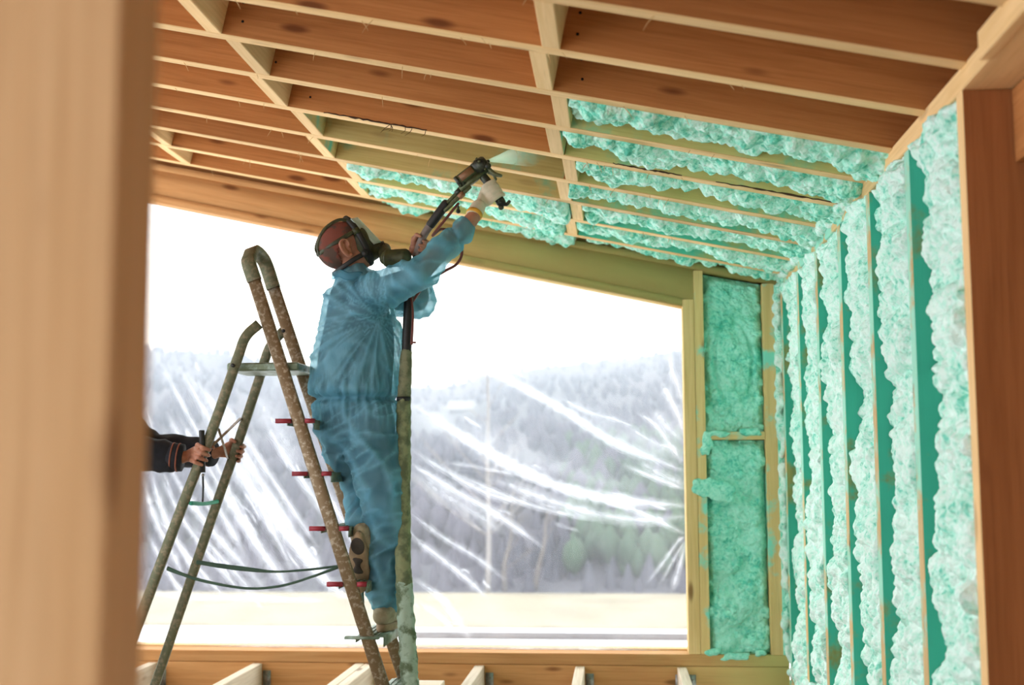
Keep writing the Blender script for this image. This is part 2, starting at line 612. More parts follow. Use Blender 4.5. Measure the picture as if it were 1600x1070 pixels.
def foam(name, parent, mat, U, V, res, base, place, layers, seed, label=None):
    """base(u,v arrays)->height in metres; place(u,v,h arrays)->world xyz; closed by a skirt to h=0"""
    nu, nv = max(4, int(U/res)), max(4, int(V/res))
    uu, vv = np.meshgrid(np.linspace(0, U, nu), np.linspace(0, V, nv), indexing='ij')
    h = base(uu, vv)+blobs(U, V, res, layers, seed, nu, nv)
    for ax_ in (0, 1):
        hp = np.pad(h, [(1, 1) if q == ax_ else (0, 0) for q in (0, 1)], mode='edge')
        h = .25*hp[:-2]+.5*h+.25*hp[2:] if ax_ == 0 else .25*hp[:, :-2]+.5*h+.25*hp[:, 2:]
    h = np.maximum(h, .006)
    pu = np.pad(uu, 1, mode='edge'); pv = np.pad(vv, 1, mode='edge'); ph = np.pad(h, 1)
    X, Y_, Z = place(pu, pv, ph)
    Vt = np.stack([X, Y_, Z], -1).reshape(-1, 3)
    a, b_ = nu+2, nv+2
    i = (np.arange(a-1)[:, None]*b_+np.arange(b_-1)[None]).ravel()
    F = np.stack([i, i+b_, i+b_+1, i+1], -1)
    me = mesh_np(name, Vt, F)
    o = obj(name, me, mat, parent)
    if label:
        o['label'] = label
    return o


# ------------------------------------------------------------------ the building
YB = 6.9                       # room face of the back wall
XR = 0.932                     # room face of the right wall
SL = 0.2075                    # roof falls to the right


def zr(x):                     # underside of the rafters
    return 1.25-SL*x+H


RH = .22
RAFT = [3.65+.435*k for k in range(-11, 8)]
ceiling = struct_root('ceiling')
ang = Vector((1, 0, -SL)).normalized()
upn = Vector((SL, 0, 1)).normalized()
XL, XE = -4.3, 1.45
for k, yy in enumerate(RAFT):
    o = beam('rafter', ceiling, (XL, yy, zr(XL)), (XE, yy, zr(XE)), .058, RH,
             ['shaded_pine', 'lit_pine'], up=upn)
# roof boards above the rafters, each its own board running along the depth
nb = 20
for i in range(nb):
    x0 = XL-.15+(XE-XL+.35)*i/nb; x1 = XL-.15+(XE-XL+.35)*(i+1)/nb-.004
    xm = (x0+x1)/2
    base = Vector((xm, -1.6, zr(xm)))+upn*(RH+.002)
    beam('roof_board', ceiling, base, base+Vector((0, 9.1, 0)), (x1-x0)*1.02, .024, ['sheathing', 'sheathing'], up=upn, bev=0)
# blocking between the rafters, staggered
for col, xs in enumerate(((-.217, -.262), (-1.388, -1.436), (-2.44, -2.49), (-3.6, -3.65))):
    for k in range(len(RAFT)-1):
        x0 = xs[k % 2 if col != 9 else 0]
        # rafter gap 3.65-4.085 holds the block nearer the eave
        ev = (k-11) % 2
        x0 = xs[0] if ev else xs[1]
        xm = x0+.03
        ya, yb = RAFT[k]+.03, RAFT[k+1]-.03
        sprayed = (col == 0 and RAFT[k] > 4.0) or (col == 1 and RAFT[k] > 4.8)
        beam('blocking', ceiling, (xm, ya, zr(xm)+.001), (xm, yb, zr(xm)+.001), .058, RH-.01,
             ['olive_coat' if sprayed else 'lit_pine', 'lit_pine'], up=upn)
# eave closing board
beam('fascia_board', ceiling, (XE+.02, -1.6, zr(XE)-.03), (XE+.02, 7.4, zr(XE)-.03), .03, .3, ['shaded_pine', 'shaded_pine'])
for k in range(len(RAFT)-1):
    beam('eave_blocking', ceiling, (1.12, RAFT[k]+.03, zr(1.12)), (1.12, RAFT[k+1]-.03, zr(1.12)), .045, RH, ['shaded_pine', 'shaded_pine'], up=upn, bev=0)

# thin sprayed coats on rafter sides
def coat(x0, x1, k, mat='olive_coat'):
    yy = 3.65+.435*k-.029-.002
    a = Vector((x0, yy, zr(x0)))+upn*.004
    b = Vector((x1, yy, zr(x1)))+upn*.004
    beam('overspray', ceiling, a, b, .003, RH-.03, [mat, mat], up=upn, bev=0)


for k in range(2, 8):
    coat(-.20, 1.0, k, 'olive_coat' if k < 6 else 'teal_coat')
for k in (4, 5, 6, 7):
    coat(-1.375, -.225, k)

FL = [(.045, .09, .55, .42, 1.0), (.016, .036, .9, 1.0, 1.0), (.009, .014, .6, .75, 1.0)]


def ceil_foam(x0, x1, k, seed, left_open=False, full=0.0):
    y0, y1 = 3.65+.435*k+.029, min(3.65+.435*(k+1)-.029, 6.91)
    U, V = y1-y0, x1-x0

    def base(u, v):
        t = u/U
        big = vnoise(u, v, 4.5, seed)
        wob = vnoise(u*0, v, 7.0, seed+3)
        end = np.clip((v-(V-.38))/.3, 0, 1)
        rec = .004+(.055+.05*(wob-.5))*np.clip((t-.2)/.7, 0, 1)-.02*(big-.5)
        rec = rec*(1-end*.85)-end*.012-full
        if left_open:
            rec += .10*np.clip((.16-v)/.16, 0, 1)*(t > .3)
        return RH-.022-rec

    def place(u, v, h):
        x = x0+v
        up_ = RH-h
        return x+SL*up_*.98, y0+u, zr(x)+up_*.98
    foam('foam_fill', ceiling, 'foam', U, V, .0045 if k < 5 else .0055, base, place, FL, seed)


for k in range(1, 8):
    x0 = (-.155 if k % 2 else -.20)
    ceil_foam(x0, 1.09, k, 100+k, left_open=(k in (2,)))
for k in (5, 6, 7):
    x0 = (-1.33 if k % 2 else -1.375)
    ceil_foam(x0, -.225 if k % 2 else -.27, k, 130+k)

# bark left on rafter edges, loose splinters, screws
def raft_pt(x, k, dz=0.0, dy=-.028):
    return Vector((x, 3.65+.435*k+dy, zr(x)+dz))


for (xa, xb, k, s) in ((-1.22, -.78, 3, 1), (.0, .28, 3, 2), (.42, .95, 3, 3)):
    g = Geo(); rs = random.Random(s)
    n = 26
    pts, rad = [], []
    for i in range(n+1):
        x = xa+(xb-xa)*i/n
        pts.append(raft_pt(x, k, .003+rs.uniform(-.001, .003), -.031))
        rad.append((.002+.004*rs.random()*math.sin(math.pi*i/n), .003))
    g.tube(pts, rad, 6, 1, ref=(0, 0, 1))
    if s == 1:
        for q in range(7):
            p = raft_pt(xa+(xb-xa)*rs.uniform(.3, 1), k, 0, -.031)
            g.tube([p, p+Vector((rs.uniform(-.02, .01), -.004, -.015)), p+Vector((rs.uniform(-.04, .02), -.006, -rs.uniform(.02, .04)))], [.0015, .0012, .0006], 5, 3)
    g.obj('bark_strip', 'bark', ceiling)
rs = random.Random(5)
g = Geo()
for q in range(90):
    k = rs.choice([0, 0, 1, -1, 3, 4, 5, 6, 7, 2])
    x = rs.uniform(-2.4, .4)
    p = raft_pt(x, k, .001, rs.uniform(-.03, .03))
    l = rs.uniform(.015, .045)
    a = rs.uniform(-1, 1)
    g.tube([p, p+Vector((a*l*.5, 0, -l*.5)), p+Vector((a*l*.8, rs.uniform(-.01, .01), -l))], [.0014, .0011, .0005], 4, 3)
o = g.obj('splinters', 'lit_pine', ceiling)
o['kind'] = 'stuff'
for k in range(0, 6):
    for xs in (-.12, -1.3):
        for dz in (.06, .13):
            p = raft_pt(xs+rs.uniform(-.01, .03), k, dz, -.0305)
            if (xs > -1 and k >= 2) or (xs < -1 and k >= 4):
                continue
            g = Geo(); g.tube([p, p+Vector((0, .006, 0))], .005, 8, 1, flat=True)
            g.obj('screw', 'screw', ceiling)

# ---- right wall
wall_r = struct_root('wall_right')
ZP0, ZP1, ZB = 1.004+H, 1.066+H, -1.148+H
STUD = [3.275, 3.88, 4.488, 5.078, 5.668, 6.256, 6.86]
DEP = .145
for i, yy in enumerate(STUD):
    m_ = ['pine_side_sprayed', 'pine_edge_sprayed'] if i else ['post_shade_pine', 'lit_pine']
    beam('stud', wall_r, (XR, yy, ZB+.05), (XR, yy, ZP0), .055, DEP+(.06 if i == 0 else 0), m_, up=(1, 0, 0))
beam('top_plate', wall_r, (XR+.0725, -1.6, ZP0), (XR+.0725, 4.3, ZP0), .145, .062, ['lit_pine', 'lit_pine'])
beam('top_plate', wall_r, (XR+.0725, 4.3, ZP0), (XR+.0725, 6.9, ZP0), .145, .062, ['pine_plate_sprayed', 'pine_plate_sprayed'])
beam('bottom_plate', wall_r, (XR+.0725, 3.24, ZB-.01), (XR+.0725, 6.9, ZB-.01), .145, .06, ['pine_plate_sprayed', 'pine_plate_sprayed'])
beam('lintel', wall_r, (1.13, -1.6, .80+H), (1.13, 3.24, .80+H), .14, .2, ['shaded_pine', 'shaded_pine'])
beam('cleat', wall_r, (XR-.012, 2.2, ZP0-.004), (XR-.012, 3.0, ZP0-.004), .03, .075, ['lit_pine', 'lit_pine'])
for i in range(19):          # outer boards behind the studs
    z0 = -1.3+H+i*.13
    beam('outer_board', wall_r, (1.165, -1.6, z0), (1.165, 7.08, z0), .022, .13, ['sheathing', 'sheathing'], bev=0)


def wall_foam(i, seed, res):
    y1, y0 = STUD[i+1]-.028, STUD[i]+.028     # far and near stud faces
    U, V = y1-y0, ZP0-ZB-.05

    def base(u, v):
        t = u/U                        # 0 near stud, 1 far stud
        wob = vnoise(u*0, v, 5.5, seed)
        wob2 = vnoise(u*0, v, 2.0, seed+1)
        big = vnoise(u, v, 4.0, seed+2)
        edge = np.clip((t-.45-.25*(wob2-.5))/.5, 0, 1)
        rec = .008+.03*(big-.3)+(.056+.085*(wob-.5)+.05*(wob2-.5))*edge**1.2
        top = np.clip((v-(V-.12))/.12, 0, 1)
        rec = rec*(1-.6*top)
        return DEP-.031-rec

    def place(u, v, h):
        return XR+DEP-h, y0+u, ZB+.05+v
    lay = [(.04, .10, .5, .42, 1.3), (.017, .038, .9, .95, .95), (.009, .015, .6, .75, 1.0)]
    foam('foam_fill', wall_r, 'foam_wall', U, V, res, base, place, lay, seed)


for i in range(6):
    wall_foam(i, 200+i*7, .0042 if i < 2 else .0055)

# lumps spilling over the eave corner
g = Geo(); rs = random.Random(11)
for q in range(260):
    yy = rs.uniform(4.75, 6.85)
    r = rs.uniform(.012, .034)
    g.ball((XR-.002+rs.uniform(-.014, .03), yy, ZP1+rs.uniform(-.022, .045)), (r, r*1.2, r*.9), nu=10, nv=7)
for q in range(90):
    yy = rs.uniform(6.1, 6.87)
    r = rs.uniform(.012, .03)
    g.ball((XR+.004+rs.uniform(-.01, .03), yy, ZB+rs.uniform(.0, .09)), (r, r*1.2, r*.9), nu=10, nv=7)
for q in range(170):
    zz = rs.uniform(ZB+.08, ZP0+.03)
    r = rs.uniform(.012, .026)
    g.ball((XR-.006+rs.uniform(-.022, .012), 6.895+rs.uniform(-.01, .02), zz), (r, r, r*1.3), nu=10, nv=7)
o = obj('foam_lumps', g.union('foam_lumps', .008, 2), 'foam_wall', wall_r); o['kind'] = 'stuff'

# ---- back wall
wall_b = struct_root('wall_back')
ZS1, ZS0 = -1.027+H, -1.09+H
YC = YB+.0725
DB = .145


def hb(x): return .917+.218*(.382-x)+H          # underside of the header


def slopebar(name, x0, x1, zf0, zf1, mats, y0, dep):
    """sloping board in the wall plane: lower edge zf0, upper edge zf1 (functions of x)"""
    V = []
    for x in (x0, x1):
        for y in (y0, y0+dep):
            V += [(x, y, zf0(x)), (x, y, zf1(x))]
    L = math.hypot(x1-x0, zf0(x1)-zf0(x0))
    o0 = Vector((x0, y0, zf0(x0)))
    M = frame(Vector((x1-x0, 0, zf0(x1)-zf0(x0))), (0, 0, 1), o0)
    Mi = M.inverted()
    V = [Mi@Vector(v) for v in V]
    me = mesh_np(name, [tuple(v) for v in V], [(0, 1, 3, 2), (4, 6, 7, 5), (0, 4, 5, 1), (2, 3, 7, 6), (0, 2, 6, 4), (1, 5, 7, 3)], False)
    return obj(name, me, mats, wall_b, M)


slopebar('header', -3.6, .447, lambda x: hb(x)+.045, lambda x: zr(x)-.028, 'header_pine', YB+.004, DB-.01)
slopebar('header_strip', -3.6, .382, hb, lambda x: hb(x)+.045, 'header_pine', YB, DB)
slopebar('closing_board', -4.2, 1.4, lambda x: zr(x)-.02, lambda x: zr(x)+RH+.01, 'header_pine', YB+.06, .04)
slopebar('head_plate', -3.6, .93, lambda x: zr(x)-.028, lambda x: zr(x)+.012, 'header_pine', YB-.004, DB+.008)
beam('jamb_stud', wall_b, (.4145, YB, ZS1), (.4145, YB, hb(.4145)+.046), .065, DB, ['jamb_pine', 'jamb_pine'], up=(0, 1, 0))
beam('stud', wall_b, (.4745, YB+.002, ZS1), (.4745, YB+.002, zr(.4745)-.03), .053, DB, ['pine_stud', 'pine_stud'], up=(0, 1, 0))
beam('stud', wall_b, (.868, YB+.001, ZS1), (.868, YB+.001, zr(.868)-.03), .072, DB, ['pine_stud', 'pine_stud'], up=(0, 1, 0))
beam('noggin', wall_b, (.502, YB+.003, .1785+H), (.831, YB+.003, .1785+H), .045, DB, ['pine_stud', 'pine_stud'], up=(0, 1, 0))
beam('sill_plate', wall_b, (-3.6, YB+.07, ZS0), (.93, YB+.07, ZS0), .14, ZS1-ZS0, ['rim_pine', 'rim_pine'])
beam('rim_board', wall_b, (-3.6, YB+.022, ZS0-.262), (.93, YB+.022, ZS0-.262), .042, .26, ['rim_pine', 'rim_pine'])
beam('window_ledge', wall_b, (-3.6, YB+.19, ZS1-.02), (.39, YB+.19, ZS1-.02), .10, .03, ['lit_pine', 'lit_pine'])
beam('corner_post', wall_b, (-3.45, YB, ZS1), (-3.45, YB, hb(-3.45)), .14, DB, ['header_pine', 'header_pine'], up=(0, 1, 0))
for i in range(18):
    z0 = ZS1+i*.13
    beam('outer_board', wall_b, (.40, YB+DB+.014, z0), (1.17, YB+DB+.014, z0), .022, .13, ['sheathing', 'sheathing'], bev=0)


def panel_foam(z0, z1fun, seed):
    x0, x1 = .502, .831
    z1 = z1fun((x0+x1)/2)
    U, V = x1-x0, z1-z0

    def base(u, v):
        t = u/U
        big = vnoise(u, v, 5.0, seed)
        ex = np.minimum(u, U-u); ez = np.minimum(v, V-v)
        e = np.minimum(ex, ez)
        rim = np.clip(1-e/.03, 0, 1)
        rr = np.hypot((t-.5)*1.1, (v/V-.45)*1.3)
        ring = np.exp(-((rr-.36)/.03)**2)*.018 if seed == 301 else 0
        return .085+.03*(big-.5)-.028*rim*(vnoise(u, v, 18, seed+4) > .35)-ring

    def place(u, v, h):
        s = v/V
        zz = z0+s*(z1fun(x0+u)-z0)
        return x0+u, YB+DB-h, zz
    foam('foam_fill', wall_b, 'foam_panel', U, V, .0045, base, place,
         [(.04, .10, .5, .26, 1.2), (.016, .036, .6, .5, 1.1), (.005, .009, .6, .8, 1.0)], seed)


panel_foam(ZS1-.01, lambda x: .176-.022+H+x*0, 300)
panel_foam(.1785+.0225+H, lambda x: zr(x)-.035, 301)
beam('corner_foam', wall_b, (.918, YB-.002, ZS1), (.918, YB-.002, zr(.918)-.03), .04, .05, ['foam_panel', 'foam_panel'], up=(0, 1, 0))
# flat spills across the studs and the noggin
g = Geo(); rs = random.Random(3)
for (px, py, rx, rz) in ((1100, 763, .066, .062), (1125, 768, .09, .07), (1104, 690, .034, .075), (1122, 677, .07, .022), (1172, 675, .075, .026), (1112, 1020, .05, .022), (1150, 1026, .085, .022), (1190, 1020, .04, .02)):
    p = at(px, py, YB+.001)
    g.ball(p, (rx*.85, .014, rz*.85), nu=20, nv=12)
    for q in range(7):
        g.ball(p+Vector((rs.uniform(-.75, .75)*rx, rs.uniform(-.004, .006), rs.uniform(-.75, .75)*rz)), (rx*rs.uniform(.3, .45), .016, rz*rs.uniform(.3, .45)), nu=14, nv=10)
me = g.union('foam_spill', .006, 4)
co = get_co(me)
for i, c in enumerate(co):
    nz = mnoise.noise(Vector(c)*28)*.006
    co[i] = c+np.array((nz, -abs(nz)*.6, mnoise.noise(Vector(c)*30+Vector((9, 9, 9)))*.006))
set_co(me, co)
o = obj('foam_spill', me, 'foam_panel', wall_b); o['kind'] = 'stuff'

# ---- left side: open framing, and the front stud close to the camera
wall_l = struct_root('wall_left')
beam('stud', wall_l, (-.58, 1.15, -1.3+H), (-.58, 1.15, zr(-.58)), .10, .20, ['post_pine', 'post_pine'], up=(1, 0, 0)).location.x = -.675
for yy in (-1.4, .2, 1.9, 3.6, 5.3):
    beam('post', wall_l, (-4.0, yy, -1.3+H), (-4.0, yy, zr(-4.0)-.1), .14, .14, ['shaded_pine', 'shaded_pine'], up=(1, 0, 0))
beam('plate', wall_l, (-3.93, -1.6, zr(-4.0)-.12), (-3.93, 7.0, zr(-4.0)-.12), .14, .12, ['shaded_pine', 'shaded_pine'])
# ---- unseen wall added behind the viewer, its opening sized to set the light
added_wall_f = struct_root('added_front_wall')
for i in range(21):
    z0 = -1.3+H+i*.145
    beam('outer_board', added_wall_f, (-.5 if 7 <= i <= 15 else -3.9, -1.66, z0), (1.3, -1.66, z0), .022, .143, ['sheathing', 'sheathing'], bev=0)

# ---- floor frame
floor = struct_root('floor')
JZ = ZS0-.006
for x0, x1 in ((-3.29, -3.235), (-2.695, -2.64), (-2.083, -2.028), (-.81, -.755), (-.246, -.194), (.317, .369)):
    beam('joist', floor, ((x0+x1)/2, -1.55, JZ-.22), ((x0+x1)/2, YB-.001, JZ-.22), x1-x0, .22, ['grey_pine', 'grey_pine'])
for x0, x1 in ((-1.49, -1.437), (-1.433, -1.38)):
    beam('joist', floor, ((x0+x1)/2, -1.55, JZ-.215), ((x0+x1)/2, YB-.001, JZ-.215), x1-x0, .22, ['grey_pine', 'grey_pine'])
for xx in (-2.64, -2.028, -.755, -.194, .30, .369, -.262):
    g = Geo()
    sgn = 1
    g.box(Matrix.Translation((xx+.028, YB-.003, JZ-.085)), -.022, .022, -.002, .002, -.06, .045)
    for hz in (-.04, -.01, .02):
        g.tube([(xx+.034, YB-.005, JZ-.085+hz), (xx+.034, YB-.010, JZ-.085+hz)], .004, 8, 1, flat=True)
    g.obj('joist_hanger', 'steel', floor, smooth=False)
beam('bearer', floor, (XR+.02, 3.0, JZ-.18), (XR+.02, 6.89, JZ-.18), .05, .12, ['pine_plate_sprayed', 'pine_plate_sprayed'])
for yy in (4.55, 4.78, 5.01, 5.24, 5.47):         # boards laid over the joists under the ladder
    beam('walk_board', floor, (-3.2, yy, JZ+.001), (.45, yy, JZ+.001), .2, .028, ['grey_pine', 'grey_pine'])
FZ = JZ+.029
ground = obj('ground', mesh_np('ground', [(-260, -160, -2.2+H), (260, -160, -2.2+H), (260, 260, -2.2+H), (-260, 260, -2.2+H)], [(0, 1, 2, 3)], False), 'snow')
tag(ground, kind='structure')
soil = obj('ground_soil', box_mesh('ground_soil', -3.9, 1.3, -1.7, YB+.1, -2.1+H, -1.9+H, .01), 'dirt')
tag(soil, kind='structure')
ox = at(646, 1058, 6.1)
t = thing('board_offcut', 'short pale board offcut lying on the joists behind the hose', 'board', (ox.x, 6.15, JZ+.001))
beam('plank', t, (ox.x-.10, 6.15, JZ+.001), (ox.x+.14, 6.15, JZ+.001), .14, .03, ['grey_pine', 'grey_pine'])

# ------------------------------------------------------------------ outdoors
GZ = -2.2+H
fld = obj('straw_field', box_mesh('straw_field', -60, 60, 17.0, 21.5, GZ-.1, GZ+.03, .02), 'straw_field')
tag(fld, kind='structure')
trk = obj('ground_track', box_mesh('ground_track', -2.9, 60, 15.9, 16.4, GZ-.1, GZ+.035, .02), 'soil_track')
tag(trk, kind='structure')
# wooded hill
nx, ny = 150, 70
XS, YS = np.linspace(-95, 95, nx), 21+(np.linspace(0, 1, ny)**1.3)*75
ridge_px = [(-500, 470), (0, 470), (235, 503), (350, 507), (450, 528), (600, 556), (690, 562), (760, 545), (850, 530), (1000, 510), (1066, 498), (1300, 460), (1900, 430)]
rx, rz_ = [], []
for px, py in ridge_px:
    p = at(px, py, 78); rx.append(p.x); rz_.append(p.z)


def hill_z(x, y):
    r = np.interp(x*78/max(y, 40), rx, rz_)
    t = min(max((y-22)/54, 0), 1)
    return GZ+(r-2.2-GZ)*(t**.85)-(max(y-78, 0)*.25)+mnoise.noise(Vector((x*.05, y*.05, 0)))*1.2*t


V = [(x, y, hill_z(x, y)) for y in YS for x in XS]
i = (np.arange(ny-1)[:, None]*nx+np.arange(nx-1)[None]).ravel()
hill = obj('hill', mesh_np('hill', V, np.stack([i, i+1, i+1+nx, i+nx], -1)), 'hill_wood')
tag(hill, kind='structure')


HX = at(722, 645, 55).x


def trees(name, n, seed, mat, yr, hr, xr, shape):
    rs = random.Random(seed); g = Geo()
    for q in range(n):
        y = rs.uniform(*yr); x = rs.uniform(*xr)*y/70
        h = rs.uniform(*hr)*(1-.55*max(0, min(1, (y-24)/52))); z = hill_z(x, y)
        if abs(x-HX) < 1.6+.03*(55-y) and 44 < y < 56.5:
            continue
        a0 = rs.random()*6
        if shape == 'cone':
            lv = [(0, .02), (.12, .26), (.35, .22), (.6, .14), (.85, .06), (1, .005)]
        else:
            lv = [(0, .02), (.3, .03), (.38, .16), (.6, .22), (.82, .15), (1, .02)]
        k = 5
        W = [(x+math.cos(a0+6.283*j/k)*h*r*rs.uniform(.75, 1.2), y+math.sin(a0+6.283*j/k)*h*r, z-.2+h*t) for t, r in lv for j in range(k)]
        F = [(l*k+j, l*k+(j+1) % k, (l+1)*k+(j+1) % k, (l+1)*k+j) for l in range(len(lv)-1) for j in range(k)]
        g.add(W, F)
    o = g.obj(name, mat)
    tag(o, 'woodland covering the hazy hill beyond the sheet', 'trees', None, 'stuff')
    return o


o = trees('bare_forest', 7000, 21, 'forest_bare', (24, 79), (.6, 1.2), (-62, 62), 'round')
o['label'] = 'bare grey-brown woodland covering the hazy hillside'
o = trees('green_forest', 700, 22, 'forest_green', (22.5, 36), (.5, 1.1), (-3, 12), 'round')
o['label'] = 'dull green conifer thicket at the foot of the hill'
o = trees('scrub_bushes', 1400, 25, 'forest_bare', (21.8, 26), (.35, .8), (-60, 60), 'cone')
o['label'] = 'low brown scrub along the far field edge'


def bare_tree(name, label, px, y, h, r, nbr, seed, mat, lean=0.0):
    rs = random.Random(seed)
    b = at(px, 928, y); b.z = hill_z(b.x, y) if y > 21 else GZ
    t = thing(name, label, 'tree', b)
    g = Geo()
    tip = b+Vector((lean, 0, h))
    P = [b.lerp(tip, s)+Vector((rs.uniform(-.05, .05), rs.uniform(-.05, .05), 0))*(s > 0) for s in (0, .25, .5, .75, 1)]
    g.tube(P, [r, r*.85, r*.65, r*.4, r*.12], 8, 3)
    g.obj('trunk', mat, t)
    g = Geo()
    for q in range(nbr):
        s = rs.uniform(.2, .95); p = b.lerp(tip, s)
        a = rs.random()*6.283; l = h*(1.05-s)*rs.uniform(.22, .4)
        d = Vector((math.cos(a), math.sin(a), rs.uniform(.5, 1.2)))
        e = p+d*l
        g.tube([p, p.lerp(e, .5)+Vector((0, 0, -.04*l)), e], [r*.35*(1.1-s), r*.22*(1.1-s), r*.08], 5, 2)
        for w in range(2):
            f = p.lerp(e, rs.uniform(.4, .8)); d2 = d+Vector((rs.uniform(-.7, .7), rs.uniform(-.7, .7), .2))
            g.tube([f, f+d2*l*.4], [r*.14*(1.1-s)+.003, .003], 4, 1)
    o = g.obj('branches', mat, t); o['kind'] = 'stuff'
    return t


bare_tree('birch_tree', 'tall slim birch trunk standing at the field edge beyond the sheet', 762, 21.7, 4.6, .05, 26, 1, 'birch_bark')
bare_tree('bare_sapling', 'small leaning bare sapling just right of the tall birch', 789, 21.9, 1.9, .045, 9, 2, 'twig', .15)
bare_tree('bare_shrub', 'thin bare shrub farther right of the tall birch', 835, 22.0, 1.7, .05, 7, 3, 'twig', .35)
hp = at(722, 645, 55); hp.z = hill_z(hp.x, 55)
hz = at(722, 640, 55).z
t = thing('hillside_house', 'small pale roofed house high on the wooded hill', 'house', hp)
obj('wall', box_mesh('wall', hp.x-.5, hp.x+.5, 54.2, 55.8, hp.z-.5, hz, .02), 'house_wall', t)
g = Geo()
g.add([(hp.x-.62, 54, hz-.05), (hp.x+.62, 54, hz-.05), (hp.x+.62, 55, hz+.42), (hp.x-.62, 55, hz+.42), (hp.x-.62, 56, hz-.05), (hp.x+.62, 56, hz-.05)],
      [(0, 1, 2, 3), (3, 2, 5, 4)], [(0, 3, 4), (1, 5, 2)])
g.obj('roof', 'roof_snow', t, smooth=False)

o = obj('haze', box_mesh('haze', -90, 90, 24, 110, GZ-1, 15, 0), 'haze')
tag(o, 'thin winter haze hanging over the wooded hill', 'haze', None, 'stuff')
# ------------------------------------------------------------------ plastic sheet over the opening
YF = YB+.165
sheet = thing('plastic_sheet', 'clear creased plastic sheet stretched over the window opening', 'plastic sheet', (-1.3, YF, 0.1))
nx, nz = 180, 130
X0, X1, Z0, Z1 = -3.5, .395, ZS1-.02, 1.95+H
V = []
for j in range(nz):
    for i in range(nx):
        x, z = X0+(X1-X0)*i/(nx-1), Z0+(Z1-Z0)*j/(nz-1)
        z = min(z, hb(x)+.03)
        q = Vector((x*1.2+z*.9, z*.5-x*.3, 0))
        V.append((x, YF+.010*mnoise.noise(q*3)+.004*mnoise.noise(q*11), z))
i = (np.arange(nz-1)[:, None]*nx+np.arange(nx-1)[None]).ravel()
o = obj('film', mesh_np('film', V, np.stack([i, i+1, i+1+nx, i+nx], -1)), 'film', sheet)


def fold(P, w, s=1.0, w2=None, seed=0):
    """a gathered crease of the film along photo points P, w pixels wide"""
    rs = random.Random(seed)
    S = spline([(x, y) for x, y in P], 10)
    if w2 is None:
        w2 = w
    n = len(S); V, A = [], []
    T = np.gradient(S, axis=0); T /= np.linalg.norm(T, axis=1, keepdims=True)
    for q in range(n):
        f = q/(n-1)
        ww = 2.0*(w*(1-f)+w2*f)*(.35+.65*min(1, f*5, (1-f)*5+.1))*(.85+.3*rs.random())
        env = s*min(1, f*4+.05)*min(1, (1-f)*4+.15)*(.75+.5*rs.random())
        for e, a in ((-1, 0), (-.45, .35), (0, 1), (.3, .5), (1, 0)):
            x, y = S[q]+np.array((-T[q][1], T[q][0]))*ww*.5*e
            p = at(x, y, YF-.022-.012*(1-abs(e)))
            V.append(p); A.append(env*a)
    F = [(q*5+k, q*5+k+1, q*5+k+6, q*5+k+5) for q in range(n-1) for k in range(4)]
    me = mesh_np('fold', [tuple(v) for v in V], F)
    at_ = me.attributes.new('fade', 'FLOAT', 'POINT')
    at_.data.foreach_set('value', np.array(A, np.float32))
    return obj('fold', me, 'film_fold', sheet)


